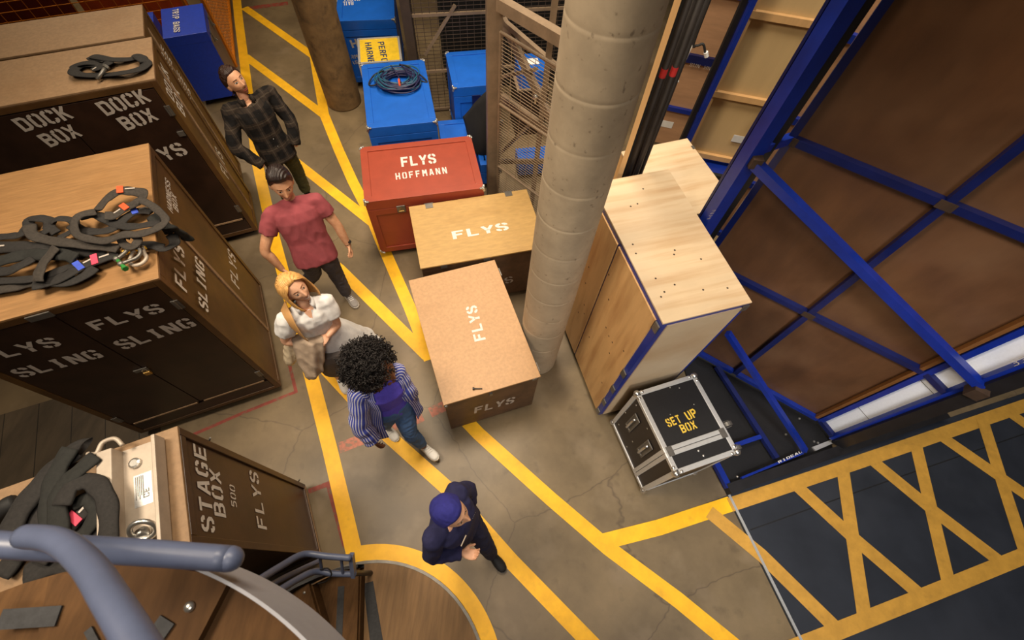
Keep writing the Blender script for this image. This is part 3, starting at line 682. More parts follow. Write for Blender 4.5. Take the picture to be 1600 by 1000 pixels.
# TRIP BAGS case
b = frame_box(-5.021, 6.671, 25.73, .569, .79, 1.022)
t = thing('road_case', 'royal blue TRIP BAGS case beside the orange wire fence', 'storage case', b.c, b.yaw)
MB().box((0, 0, .5), (b.L, b.W, .80)).build('body', M['trip_paint'], t, bevel=.004)
MB().box((0, 0, b.H - .065), (b.L + .004, b.W + .004, .12)).build('lid', M['trip_paint'], t, bevel=.004)
MB().box((b.L / 2 + .004, 0, .5), (.008, b.W - .01, .80)).build('side_panel', M['grey_ply'], t)
lt = MB()
for y in (-.2, .22): lt.cut().box((b.L / 2 + .012, y, .86), (.02, .06, .12)); lt.tube([(b.L / 2 + .02, y - .04, .82), (b.L / 2 + .05, y, .80), (b.L / 2 + .02, y + .04, .82)], .008, 6)
lt.each('latch', M['steel'], t)
casters(t, b, .10)
text_on(t, b, 'T', 'TRIP BAGS', (269, 15), (271.5, 51), (279, 15), M['stencil'], None, .0022, 1.1)
b = frame_box(-5.75, 6.62, 25.7, .5, .5, .95)
t = painted_case('road_case', 'blue case mostly hidden behind the TRIP BAGS case', b, M['trip_paint'], corners=False, latch=False)

# --- plain trunks
def trunk(label, b, topm, z0, hinges, lid=.02, over=.012):
    t = thing('wooden_chest', label, 'chest', b.c, b.yaw); L, W, H = b.L, b.W, b.H
    MB().box((0, 0, (z0 + H - lid) / 2), (L - 2 * over, W - 2 * over, H - lid - z0)).build('body', M['trunk_side'], t, bevel=.003)
    MB().box((0, 0, H - lid / 2), (L, W, lid)).build('lid', M[topm], t, bevel=.003)
    for x, y, ax in hinges:
        h = MB(); sy = 1 if y > 0 else -1
        if ax == 'y': h.box((x, y - sy * .035, H + .002), (.085, .07, .004)); h.tube([(x - .055, y + sy * .006, H - .004), (x + .055, y + sy * .006, H - .004)], .008, 6); h.box((x, y + sy * .006, H - .04), (.085, .006, .07))
        else: h.box((x + .004, y, H - .04), (.006, .08, .07)); h.tube([(x + .008, y - .05, H - .004), (x + .008, y + .05, H - .004)], .008, 6)
        h.build('hinge', M['steel'], t)
    return t
b = frame_box(-.454, 3.396, 17.81, 1.40, .895, .87)
t = trunk('plywood chest with yellowed lid stencilled FLYS, between the red case and the column', b, 'trunk_ply', .08, [(-.47, b.W / 2, 'y'), (.47, b.W / 2, 'y')])
text_on(t, b, 'T', 'FLYS', (709, 374), (795, 359), (706, 362), M['stencil'], None, 0, 1.3)
text_on(t, b, 'F', 'FLYS', (745, 456), (802, 440), (743, 447), M['stencil_dim'], None, -.012, 1.0)
casters(t, b, .08, .12, .036)
cl = MB()
for x in (-.45, .02): cl.cut().box((x, -b.W / 2 + .004, b.H - .035), (.07, .012, .05))
cl.each('catch', M['steel'], t)
b = frame_box(-.377, 2.135, 22.58, .948, 1.444, .83)
t = trunk('brown hardboard chest stencilled FLYS, against the foot of the pale column', b, 'trunk_board', .02, [(b.L / 2, .55, 'x'), (b.L / 2, -.62, 'x')])
NEAR = (t, b)
text_on(t, b, 'T', 'FLYS', (759, 530), (744, 477), (742, 535), M['stencil'], None, 0, 1.2)
text_on(t, b, 'F', 'FLYS', (741, 646), (802, 629), (737, 638), M['stencil_dim'], None, -.012, 1.2)
cl = MB(); cl.box((-.02, -b.W / 2 + .006, b.H - .09), (.03, .02, .05)); cl.cut().ball((-b.L / 2 + .02, -b.W / 2 + .0, b.H - .03), .022, 8); cl.cut().box((b.L / 2 - .06, -b.W / 2 + .006, b.H - .03), (.05, .02, .04))
cl.each('catch', M['steel'], t)
p = face_pt(t, b, 'T', (745, 608))
pin = thing('clevis_pin', 'small black pin lying near the front edge of the hardboard chest', 'pin', WM[t.name] @ p, 0)
MB().tube([(-.025, -.002, .012), (.05, .006, .008)], .006, 8).build('shank', M['black_steel'], pin)
MB().lathe((-.03, -.003, .013), [(-.008, .013), (.008, .013)], 10, (1, .1, 0)).build('head', M['black_steel'], pin)

# --- tall pale crates
b = frame_box(1.139, 2.326, 19.94, .694, 1.37, 2.089)
t = thing('plywood_crate', 'tall pale plywood crate with blue painted edges beside the pale column', 'crate', b.c, b.yaw)
L, W, H = b.L, b.W, b.H; z0 = .09
MB().box((0, 0, (z0 + H) / 2 - .01), (L - .012, W - .012, H - z0 - .02)).build('carcass', M['blue_steel'], t)
MB().box((0, 0, H - .008), (L, W, .016)).build('top_panel', M['crate_ply'], t, bevel=.002)
MB().box((0, -W / 2 + .004, (z0 + H) / 2 - .02), (L - .10, .016, H - z0 - .07)).build('front_panel', M['crate_ply'], t)
for y0, y1 in ((-W / 2 + .07, .06), (.085, W / 2 - .02)):
    MB().box((-L / 2 + .002, (y0 + y1) / 2, (z0 + H) / 2 - .02), (.016, y1 - y0, H - z0 - .09)).build('side_panel', M['crate_side'], t)
kn = MB()
for i in range(14): kn.lathe((random.uniform(-L / 2 + .04, L / 2 - .1), random.uniform(-W / 2 + .1, W / 2 - .1), H), [(0, .008), (.0008, .006)], 8)
for i in range(16): kn.lathe((-L / 2 - .006, random.uniform(-W / 2 + .12, W / 2 - .1), random.uniform(.25, 1.9)), [(0, .010), (.0008, .007)], 8, (-1, 0, 0))
kn.build('plywood_knots', M['primer'], t)
hw = MB()
for z in (.14, .42, .78, 1.15, 1.98): hw.cut().box((-L / 2 - .002, -W / 2 + .035, z), (.012, .055, .09))
hw.cut().box((L / 2 - .03, -W / 2 - .004, H - .06), (.05, .012, .06)); hw.each('edge_bracket', M['steel'], t)
for sx in (-1, 1):
    for sy in (-1, 1): caster(t, sx * (L / 2 - .1), sy * (W / 2 - .09), z0, .042)
b = frame_box(1.49, 3.46, 22.0, .75, .95, 1.70)
t = thing('plywood_crate', 'pale plywood crate standing behind the blue-edged crate', 'crate', b.c, b.yaw)
MB().box((0, 0, .85), (b.L - .012, b.W - .012, 1.67)).build('carcass', M['crate_side'], t)
MB().box((0, 0, b.H - .008), (b.L, b.W, .016)).build('top_panel', M['crate_ply'], t, bevel=.002)
MB().box((b.L / 2 - .01, b.W / 2 - .14, b.H - .0), (.03, .05, .004)).build('edge_clip', M['steel'], t)

# --- flight case
b = frame_box(1.61, 1.264, 22.37, .608, .761, .982)
t = thing('flight_case', 'black flight case lettered SET UP BOX with aluminium edges', 'flight case', b.c, b.yaw)
L, W, H = b.L, b.W, b.H; z0 = .10; ys = -W / 2 + .19
MB().box((0, ys / 2 + W / 4, (z0 + H) / 2), (L - .016, W / 2 - ys, H - z0 - .016)).build('body', M['case_brown'], t)
MB().box((0, (ys - W / 2) / 2, (z0 + H) / 2), (L - .016, ys + W / 2 - .012, H - z0 - .016)).build('front_lid', M['case_brown'], t)
MB().box((0, ys / 2 + W / 4, H - .006), (L - .05, W / 2 - ys - .05, .008)).build('top_panel', M['case_black'], t)
MB().box((0, (ys - W / 2) / 2, H - .006), (L - .05, ys + W / 2 - .05, .008)).build('top_panel', M['case_black'], t)
ed = MB(); ew = .043
def lprof(a, c, ox, oy):   # angle profile along an edge
    ed.beam(a, c, ew, ew)
for z in (z0 + ew / 2 - .004, H - ew / 2 + .003):
    for s in (-1, 1):
        ed.beam((-L / 2, s * (W / 2 - ew / 2 + .003), z), (L / 2, s * (W / 2 - ew / 2 + .003), z), ew, ew); ed.beam((s * (L / 2 - ew / 2 + .003), -W / 2, z), (s * (L / 2 - ew / 2 + .003), W / 2, z), ew, ew)
for sx in (-1, 1):
    for sy in (-1, 1): ed.beam((sx * (L / 2 - ew / 2 + .003), sy * (W / 2 - ew / 2 + .003), z0), (sx * (L / 2 - ew / 2 + .003), sy * (W / 2 - ew / 2 + .003), H), ew, ew)
for q in (-.021, .021):
    ed.box((0, ys + q, H + .001), (L, .038, .010))
    for s in (-1, 1): ed.box((s * (L / 2 + .001), ys + q, (z0 + H) / 2), (.010, .038, H - z0))
ed.build('aluminium_edging', M['alu'], t, bevel=.004)
for sx in (-1, 1):
    for sy in (-1, 1):
        for z in (z0 + .01, H - .01):
            c = MB(); p = Vector((sx * (L / 2 - .01), sy * (W / 2 - .01), z)); c.ball(p, .032, 12)
            for d in ((-sx, 0, 0), (0, -sy, 0), (0, 0, 1 if z < .5 else -1)): c.ball(p + Vector(d) * .05, .020, 8)
            c.build('ball_corner', M['chrome'], t, smooth=True)
for sx in (-1, 1):
    pl = MB(); pl.box((sx * (L / 2 - .045), ys, H + .007), (.055, .085, .006))
    for dx in (-.015, .015):
        for dy in (-.03, 0, .03): pl.lathe((sx * (L / 2 - .045) + dx, ys + dy, H + .009), [(0, .006), (.004, .004)], 8)
    pl.build('joint_plate', M['steel'], t)
for y in (.20, -.06):
    h = MB(); x = -L / 2 - .003; zc = .62
    for dz in (-.15, .15): h.box((x, y, zc + dz), (.010, .095, .03))
    for dy in (-.041, .041): h.box((x, y + dy, zc), (.010, .014, .30))
    h.box((x + .004, y, zc), (.004, .08, .28))
    h.build('handle_dish', M['steel'], t, bevel=.003)
    MB().tube([(x - .012, y, zc - .13), (x - .03, y, zc - .10), (x - .03, y, zc + .10), (x - .012, y, zc + .13)], .011, 8).build('handle', M['chrome'], t, smooth=True)
rv = MB()
for y, z in ((.3, .85), (.3, .25), (.07, .85), (.07, .4), (.07, .2), (-.16, .85), (-.16, .3), (.33, .55)): rv.cut().ball((-L / 2 + .008, y, z), .010, 8, (.4, 1, 1))
for x, y in ((-.02, ys - .07), (.0, ys - .12), (.1, .3), (-.1, .1), (.15, .12), (.02, .33)): rv.cut().ball((x, y, H - .001), .012 if y < ys else .006, 8, (1, 1, .4))
rv.each('rivet', M['chrome'], t, smooth=True)
casters(t, b, .10, .08, .042)
for y, z in ((-.31, .80), (-.10, .86)):
    c = MB(); c.box((L / 2 + .008, y, z), (.012, .11, .10)); c.lathe((L / 2 + .105, y - .02, z + .0), [(-.02, .02), (-.018, .05), (.018, .05), (.02, .02)], 18, (0, 1, 0))
    c.box((L / 2 + .065, y - .048, z), (.12, .006, .06)); c.box((L / 2 + .065, y + .008, z), (.12, .006, .06)); c.build('side_caster', M['steel'], t)
text_on(t, b, 'T', 'SET', (1045, 668), (1066, 660), (1040, 655), M['stencil_gold'], None, -.001, 1.15)
text_on(t, b, 'T', 'UP', (1076, 657), (1091, 650), (1072, 643), M['stencil_gold'], None, -.001, 1.15)
text_on(t, b, 'T', 'BOX', (1067, 677), (1090, 669), (1062, 664), M['stencil_gold'], None, -.001, 1.15)

# ================================================================== WIRE CAGE
def wire_grid(mb, o, u, v, L, Hh, du, dv, r):
    o, u, v = Vector(o), Vector(u), Vector(v)
    n = int(round(L / du)); m = int(round(Hh / dv))
    for i in range(n + 1): mb.tube([o + u * (L * i / n), o + u * (L * i / n) + v * Hh], r, 4)
    for j in range(m + 1): mb.tube([o + v * (Hh * j / m), o + v * (Hh * j / m) + u * L], r, 4)
Z = Vector((0, 0, 1))
pa = polar(-4.65, 4.62)
post = thing('cage_post', 'tall taupe steel post at the hinge side of the wire gate', 'post', pa, 15)
MB().box((0, 0, 1.55), (.15, .10, 3.1)).build('upright', M['cage_steel'], post, bevel=.004)
MB().box((0, 0, .008), (.22, .18, .016)).build('base_plate', M['cage_dark'], post)
k = MB()
for z in (.62, 1.30): k.cut().box((.085, -.03, z), (.05, .05, .05)); k.ball((.085, -.06, z), .016, 8)
k.each('hinge_bolt', M['steel'], post)
gd = Vector((math.cos(-41 * D2R), math.sin(-41 * D2R), 0)); gn = Vector((-gd.y, gd.x, 0)); g0 = pa + gd * .09
gate = thing('wire_gate', 'taupe wire mesh gate panel between the tall post and the pale column', 'gate', g0)
gf = MB(); GL_ = 1.25
for z in (.04, .74, 1.57, 2.29): gf.tube([g0 + Z * z, g0 + gd * GL_ + Z * z], .015, 8)
for s in (0, GL_): gf.tube([g0 + gd * s + Z * .04, g0 + gd * s + Z * 2.29], .016, 8)
gf.build('gate_frame', M['cage_steel'], gate, world=True)
wg = MB(); wire_grid(wg, g0 + Z * .05, gd, Z, GL_, 2.22, .16, .034, .0032); wg.build('wire_mesh', M['cage_wire'], gate, world=True)
rail = thing('cage_rail', 'thick steel rail above the wire gate, fixed to the tall post', 'rail', pa + Z * 2.5)
MB().beam(pa + gd * .07 + Z * 2.52, pa + gd * 1.4 + Z * 2.52, .09, .10).build('rail_beam', M['cage_steel'], rail, world=True)
# steel truss trolley behind the gate
tp = pa + gn * .30
trs = thing('steel_truss', 'taupe steel truss frame with diagonal braces behind the wire gate', 'truss', tp)
def tw(px, py): return on_wall(px, py, tp.x, tp.y, -41)
for nm, ps, wd in (('diagonal_brace', ((785, 30), (862, 190)), .085), ('horizontal_beam', ((778, 148), (868, 212)), .085), ('lower_brace', ((782, 240), (832, 190)), .035), ('lower_beam', ((772, 252), (860, 252)), .05), ('diagonal_brace', ((788, 35), (870, 105)), .05), ('mid_rail', ((774, 122), (838, 108)), .03)):
    a_, b_ = tw(*ps[0]), tw(*ps[1])
    MB().beam(a_, b_, .05, wd, gn.cross(b_ - a_)).build(nm, M['cage_steel'], trs, world=True)
for px in (780, 850):
    a_ = tw(px, 150); MB().beam((a_.x, a_.y, 0), (a_.x, a_.y, 3.0), .06, .06).build('upright', M['cage_steel'], trs, world=True)
st = MB(); a_ = tw(843, 148)
st.ball(a_ - gn * .06, .03, 10); st.box(a_ - gn * .06 - Z * .04, (.02, .02, .07)); st.build('hook', M['chrome'], trs, world=True)
# back cage
pb = polar(-14.65, 6.72)
cage = thing('wire_cage', 'dark wire mesh cage wall with a steel post behind the blue cases', 'cage', pb)
MB().beam(pb, pb + Z * 3.2, .13, .10).build('upright', M['cage_dark'], cage, world=True)
bd = Vector((math.cos(14 * D2R), math.sin(14 * D2R), 0)); ld = Vector((math.cos(103 * D2R), math.sin(103 * D2R), 0))
cw = MB(); wire_grid(cw, pb + Z * .03, bd, Z, 2.9, 2.7, .10, .05, .004); cw.build('wire_mesh', M['cage_dark'], cage, world=True)
cw = MB(); wire_grid(cw, pb + Z * .03 - bd * .06, ld, Z, 3.0, 2.7, .10, .05, .004); cw.build('wire_mesh', M['cage_dark'], cage, world=True)
for z in (.04, .64, 1.39, 2.14): MB().beam(pb + Z * z, pb + bd * 2.9 + Z * z, .035, .035).build('rail', M['cage_steel'], cage, world=True)
def bw_(px, py): return on_wall(px, py, pb.x, pb.y, 14)
MB().beam(bw_(664, 86), bw_(711, 8), .03, .04).build('diagonal_brace', M['cage_steel'], cage, world=True)
fx = polar(-5.3, 8.6); ou = thing('orange_post', 'thin orange post inside the wire cage', 'post', fx); MB().box((0, 0, 1.0), (.06, .06, 2.0)).build('upright', M['orange_board'], ou)
dk = MB(); dk.box((-.35, 7.85, .75), (2.3, .9, 1.5), Matrix.Rotation(14 * D2R, 3, 'Z')); tag(dk.build('dark_box', M['black_cloth'], bevel=.02), 'dark mass added to darken the inside of the wire cage', 'crate')  # dark block put in to darken the view through the mesh
# black cloth over the low blue cases
cl = MB(); n_, m_ = 16, 12
crn = [at(724, 182, .74), at(770, 133, 1.32), at(768, 262, .22), at(738, 232, .44)]
g = []
for i in range(n_ + 1):
    for j in range(m_ + 1):
        s, q = i / n_, j / m_
        p = crn[0] * (1 - s) * (1 - q) + crn[1] * s * (1 - q) + crn[2] * s * q + crn[3] * (1 - s) * q
        p = p + Vector((.35, -.8, .35)) * (.05 * math.sin(9 * s + 5 * q) * .5 + .04 * noise.noise(p * 5)) + Vector((0, -.12, 0)) * math.sin(math.pi * s) * math.sin(math.pi * q)
        g.append(p)
cl.add(g, [(i * (m_ + 1) + j, (i + 1) * (m_ + 1) + j, (i + 1) * (m_ + 1) + j + 1, i * (m_ + 1) + j + 1) for i in range(n_) for j in range(m_)])
o = cl.build('cloth', M['black_cloth'], smooth=True); tag(o, 'black cloth draped over the low blue case beside the grey post', 'cloth')
sd = o.modifiers.new('thick', 'SOLIDIFY'); sd.thickness = .02

# orange mesh fence at the top left
f0 = at(369, 104); f1 = at(356, -25)
fd = (f1 - f0).normalized(); fl = (f1 - f0).length
fen = thing('wire_fence', 'orange wire fence panel standing along the left yellow floor line', 'fence', f0)
ff = MB(); ff.beam(f0, f0 + Z * 1.5, .05, .05); ff.cut().beam(f1, f1 + Z * 1.5, .05, .05)
ff.each('fence_post', M['orange_steel'], fen, world=True)
ff = MB()
for z in (.05, 1.48): ff.cut().beam(f0 + Z * z, f1 + Z * z, .04, .04)
ff.each('fence_rail', M['orange_steel'], fen, world=True)
fw = MB(); wire_grid(fw, f0 + Z * .05, fd, Z, fl, 1.43, .10, .05, .004); fw.build('wire_mesh', M['orange_steel'], fen, world=True)
e0 = Vector((-6.6, 7.55, 0)) ; e1 = e0 + Vector((-math.cos(26 * D2R), -math.sin(26 * D2R), 0)) * 4.4
e0 = e0 + Vector((math.cos(26 * D2R), math.sin(26 * D2R), 0)) * .9
fen2 = thing('wire_fence', 'orange wire fence panel behind the rear brown cabinet', 'fence', e0)
ed_ = (e1 - e0).normalized(); fw = MB(); wire_grid(fw, e0 + Z * .05, ed_, Z, (e1 - e0).length, 1.5, .19, .13, .006); fw.build('wire_mesh', M['orange_steel'], fen2, world=True)
ff = MB()
for z in (.04, 1.56): ff.cut().beam(e0 + Z * z, e1 + Z * z, .05, .05)
ff.each('fence_rail', M['orange_steel'], fen2, world=True)
pst = MB()
for s in (0, .5, 1): q = e0.lerp(e1, s); pst.cut().beam(q, q + Z * 1.6, .05, .05)
pst.each('fence_post', M['orange_steel'], fen2, world=True)
en = Vector((ed_.y, -ed_.x, 0)); en = en if en.y > 0 else -en
for k, (s0, s1, m, nm) in enumerate(((.0, .28, 'orange_board', 'orange board leaning behind the wire fence, rightmost'), (.30, .52, 'red_board', 'dark red board behind the wire fence, right of the orange strip'), (.60, .71, 'orange_board', 'narrow orange board between the two dark red boards'), (.74, .96, 'red_board', 'dark red board behind the wire fence, leftmost'))):
    a_, b_ = e0.lerp(e1, s0) + en * .25, e0.lerp(e1, s1) + en * .25
    tb = thing('board', nm, 'board', a_); MB().beam(a_ + Z * .75, b_ + Z * .75, .04, 1.5).build('panel', M[m], tb, world=True)
    MB().beam(a_ + Z * 1.4 - en * .03, b_ + Z * 1.4 - en * .03, .03, .06).build('batten', M[m], tb, world=True)

# ================================================================== SCENERY (right)
K_ = .985
PD = -30 * D2R; pdir = Vector((-math.cos(PD), -math.sin(PD), 0)); pdir = Vector((-.866, .5, 0))
p0 = Vector((3.53, 1.725, 0)) * K_
nrm = Vector((-.5, -.866, 0))              # faces the camera
zb, z1, z2, z3 = .138, 1.435, 2.735, 4.03
bay = 1.0 * K_
flat = thing('scenery_flat', 'big dark plywood scenery flat on a blue steel frame at the right', 'scenery flat', p0)
TOPZ = 5.4
A0 = p0 - nrm * .03; B0 = A0 + pdir * bay * 2.0
pl = MB(); pl.add([A0 + Z * zb, B0 + Z * zb, B0 + Z * TOPZ, A0 + Z * TOPZ] + [A0 - nrm * .02 + Z * zb, B0 - nrm * .02 + Z * zb, B0 - nrm * .02 + Z * TOPZ, A0 - nrm * .02 + Z * TOPZ], [(0, 1, 2, 3), (7, 6, 5, 4), (0, 4, 5, 1), (1, 5, 6, 2), (2, 6, 7, 3), (3, 7, 4, 0)])
pl.build('plywood_panel', M['big_ply'], flat, world=True)
for k in (0, 1, 2):
    q = p0 + pdir * bay * k; MB().beam(q + Z * zb, q + Z * TOPZ, .05, .05, pdir).build('upright', M['blue_dark'] if k else M['blue_steel'], flat, world=True)
MB().beam(p0 + pdir * .055 + nrm * .0 + Z * zb, p0 + pdir * .055 + Z * TOPZ, .045, .03, pdir).build('edge_batten', M['ply_edge'], flat, world=True)
for z in (zb, z1, z2, z3):
    for k in (0, 1):
        MB().beam(p0 + pdir * (bay * k + .028) + Z * z, p0 + pdir * (bay * (k + 1) - .028) + Z * z, .05, .05).build('cross_rail', M['blue_dark'] if z > zb else M['blue_steel'], flat, world=True)
jp = MB()
for z in (z1, z2):
    for k in (1, 2): jp.cut().beam(p0 + pdir * (bay * k - .05) + nrm * .027 + Z * z, p0 + pdir * (bay * k + .05) + nrm * .027 + Z * z, .004, .06)
jp.each('joint_plate', M['primer'], flat, world=True)
# outer post and return at the near edge
po = Vector((3.635, 1.545, 0)) * K_
MB().beam(po + Z * .1, po + Z * TOPZ, .05, .05, pdir).build('outer_upright', M['blue_steel'], flat, world=True)
MB().beam(po + Z * .1 + Vector((.045, -.06, 0)), po + Z * TOPZ + Vector((.045, -.06, 0)), .05, .12, pdir).build('outer_edge', M['black_steel'], flat, world=True)
for z in (zb, z1, z2, z3): MB().beam(p0 + Z * z, po + Z * z, .045, .05).build('ladder_rung', M['blue_dark'], flat, world=True)
rn = Vector((.87, .5, 0)) * .035
a_, b_ = p0 + rn, po + rn
pl = MB(); pl.add([a_ + Z * zb, b_ + Z * zb, b_ + Z * TOPZ, a_ + Z * TOPZ, a_ + rn * .4 + Z * zb, b_ + rn * .4 + Z * zb, b_ + rn * .4 + Z * TOPZ, a_ + rn * .4 + Z * TOPZ], [(3, 2, 1, 0), (4, 5, 6, 7), (0, 1, 5, 4), (1, 2, 6, 5), (2, 3, 7, 6), (3, 0, 4, 7)])
pl.build('white_return', M['white_skin'], flat, world=True, label='white painted return of the flat')
sm = MB()
for z in (.62, 1.32): sm.cut().beam(a_.lerp(b_, .15) - rn * .04 + Z * z, a_.lerp(b_, .9) - rn * .04 + Z * z, .003, .004)
sm.each('return_seam', M['print'], flat, world=True)
# left post with rung and the long braces
pL = polar(30.5, 2.98)
MB().beam(pL + Z * .05, pL + Z * TOPZ, .10, .10, Vector((math.cos(15 * D2R), math.sin(15 * D2R), 0))).build('left_upright', M['blue_steel'], flat, world=True)
qB = polar(32.1, 3.10); MB().beam(qB + Z * .05, qB + Z * TOPZ, .05, .05, pdir).build('black_upright', M['black_steel'], flat, world=True)
qC = polar(29.25, 3.02); MB().beam(qC + Z * .05, qC + Z * TOPZ, .025, .05, Vector((1, .2, 0))).build('slot_strip', M['blue_dark'], flat, world=True)
MB().beam(pL + Z * 2.71, p0 + pdir * bay * 2 + Z * 2.74, .05, .06).build('ladder_rung', M['blue_steel'], flat, world=True)
tip = pL + Vector((.03, -.06, 2.66)); end = po + Vector((-.01, -.035, 1.70))
MB().beam(tip, end, .06, .07, nrm).build('diagonal_brace', M['blue_steel'], flat, world=True)
pp = MB(); pp.box(end + Vector((.0, -.03, -.04)), (.10, .09, .10), Matrix.Rotation(-30 * D2R, 3, 'Z')); pp.cut().box(tip + Vector((-.01, 0, .02)), (.07, .07, .07))
pp.each('primer_weld', M['primer'], flat, world=True)
MB().beam(at(1137, 520, 1.15), at(1258, 704, .17), .045, .055, nrm).build('diagonal_brace', M['blue_steel'], flat, world=True)
wr = MB()
c1 = on_wall(1562, 586, po.x, po.y, -60)
lettering(wr, '3310', po + Vector((-.026, -.0, 1.98)) + nrm * 0 + Vector((-.02, -.012, 0)), Vector((0, 0, .22)), Vector((-.022, .035, 0)), Vector((-.87, -.5, 0)), .5)
wr.build('chalk_writing', M['stencil_dim'], flat, world=True)
wr = MB(); lettering(wr, 'HN', pL + Vector((-.03, -.056, 2.14)), Vector((0, 0, .10)), Vector((-.035, -.01, 0)), Vector((.26, -.96, 0)), .4); wr.build('chalk_writing', M['stencil_dim'], flat, world=True)
# floor chassis of the wagon
ch = thing('wagon_chassis', 'blue and black steel wagon base on the floor beside the flight case', 'wagon', at(1140, 770))
c0 = at(1139, 764, .1); c1 = at(1480, 646, .1); c2 = at(1262, 712, .1)
MB().beam((c0.x, c0.y, .055), (c1.x, c1.y, .055), .10, .10).build('outer_beam', M['black_steel'], ch, world=True)
a_, b_ = at(1158, 747, .11), at(1254, 708, .11)
MB().beam(a_, b_, .022, .03).build('blue_strip', M['blue_steel'], ch, world=True)
lt = MB(); lettering(lt, 'RIDEAU', at(1217, 724, .128), at(1254, 707, .128) - at(1217, 724, .128), Vector((-.008, .022, 0)), Z, 1.0); lt.build('painted_lettering', M['stencil'], ch, world=True)
MB().beam(at(1117, 722, .07), at(1138, 762, .07), .06, .06).build('end_beam', M['blue_steel'], ch, world=True)
MB().beam(at(1120, 573, .10), at(1213, 716, .10), .05, .05).build('cross_beam', M['blue_dark'], ch, world=True)
MB().beam(at(1148, 696, .10), at(1192, 681, .10), .045, .045).build('cross_beam', M['blue_steel'], ch, world=True)
bk = MB(); pg = [at(*p, .02) for p in ((1062, 552), (1110, 556), (1286, 658), (1300, 700), (1144, 758), (1112, 718))]
bk.slab([(p.x, p.y) for p in pg], .006, .03); bk.build('black_deck', M['case_black'], ch, world=True)
bo = MB()
for p in ((1152, 745), (1249, 654), (1228, 679), (1278, 692), (1272, 690)): bo.cut().ball(at(*p, .035), .014, 8)
bo.each('bolt', M['chrome'], ch, world=True)
MB().slab([tuple(at(*p).xy) for p in ((1265, 700), (1296, 688), (1300, 693), (1270, 706))], .031, .05).build('grey_plate', M['alu'], ch, world=True)

# flats further back
def back_flat(name, label, az0, az1, dist, ang, zlo, zhi, mt, rails, edge, base=None):
    a_ = polar(az0, dist); dr = Vector((math.cos(ang * D2R), math.sin(ang * D2R), 0))
    # second end where azimuth az1 meets the plane
    tt = math.tan(az1 * D2R); L = (tt * a_.y - a_.x) / (dr.x - tt * dr.y); n = Vector((dr.y, -dr.x, 0))
    t = thing(name, label, 'scenery flat', a_)
    MB().beam(a_ + Z * (zlo + zhi) / 2, a_ + dr * L + Z * (zlo + zhi) / 2, .02, zhi - zlo).build('plywood_panel', M[mt], t, world=True)
    for z, m, hh in rails: MB().beam(a_ + dr * .03 + n * .035 + Z * z, a_ + dr * (L - .03) + n * .035 + Z * z, .05, hh).build('rail', M[m], t, world=True)
    for s, m in edge: MB().beam(a_ + dr * (L * s) + n * .03 + Z * zlo, a_ + dr * (L * s) + n * .03 + Z * zhi, .045, .06, dr).build('stile', M[m], t, world=True)
    return t, a_, dr, n, L
t, a_, dr, n, L = back_flat('scenery_flat', 'pale plywood flat with timber battens behind the pale crates', 22.6, 30.5, 6.05, -10, .36, 3.4, 'flat_ply', ((.40, 'timber', .07), (1.27, 'timber', .07), (2.16, 'timber', .07), (2.9, 'timber', .07)), ((.03, 'timber'),))
def fw_(px, py): return on_wall(px, py, a_.x - n.x * -.02, a_.y - n.y * -.02, -10)
q = fw_(1156, 217); lb = MB(); lb.beam(q - dr * .10 + n * .012, q + dr * .10 + n * .012, .004, .10); lb.build('paper_label', M['paper'], t, world=True)
hb = MB(); q = fw_(1190, 177); hb.box(q + n * .05, (.05, .06, .12)); hb.build('black_bracket', M['black_steel'], t, world=True)
bs = thing('scenery_dolly', 'blue dolly under the pale plywood flat', 'dolly', (a_.x, a_.y, 0))
MB().beam(a_ + n * .1 + Z * .27, a_ + dr * 1.0 + n * .1 + Z * .27, .5, .06).build('deck', M['blue_steel'], bs, world=True)
MB().beam(a_ + n * .33 + Z * .33, a_ + dr * 1.0 + n * .33 + Z * .33, .06, .05).build('black_edge', M['rubber'], bs, world=True)
for s in (.1, .9):
    MB().lathe(a_ + dr * s + n * .1 + Z * .12, [(-.03, .12), (.03, .12)], 14, dr).build('wheel', M['rubber'], bs, world=True)
    MB().beam(a_ + dr * s + n * .1 + Z * .1, a_ + dr * s + n * .1 + Z * .26, .09, .02).build('wheel_fork', M['blue_dark'], bs, world=True)
t, a2, dr2, n2, L2 = back_flat('scenery_flat', 'pinkish plywood flat with blue rails beside the black pipes', 16.6, 22.4, 6.5, -12, .05, 3.4, 'flat_pink', ((.64, 'blue_steel', .06), (1.34, 'blue_dark', .10), (2.08, 'blue_steel', .06), (2.8, 'blue_steel', .06)), ((.93, 'blue_dark'),))
q = on_wall(1041, 193, a2.x, a2.y, -12); MB().beam(q - dr2 * .10 + n2 * .014, q + dr2 * .10 + n2 * .014, .004, .10).build('paper_label', M['paper'], t, world=True)
wr = MB(); q = on_wall(1077, 103, a2.x + n2.x * .06, a2.y + n2.y * .06, -12); lettering(wr, 'SUN HNM', q + n2 * .005, dr2 * .32, Z * .045, n2, .5); wr.build('chalk_writing', M['stencil_dim'], t, world=True)
sp = polar(22.6, 5.75); tt_ = thing('blue_upright', 'slim blue steel upright between the pinkish and the pale flats', 'post', sp)
MB().beam(sp, sp + Z * 3.4, .05, .07).build('upright', M['blue_steel'], tt_, world=True); MB().beam(sp + Vector((-.07, .05, 0)), sp + Vector((-.07, .05, 3.4)), .06, .05).build('black_edge', M['black_steel'], tt_, world=True)
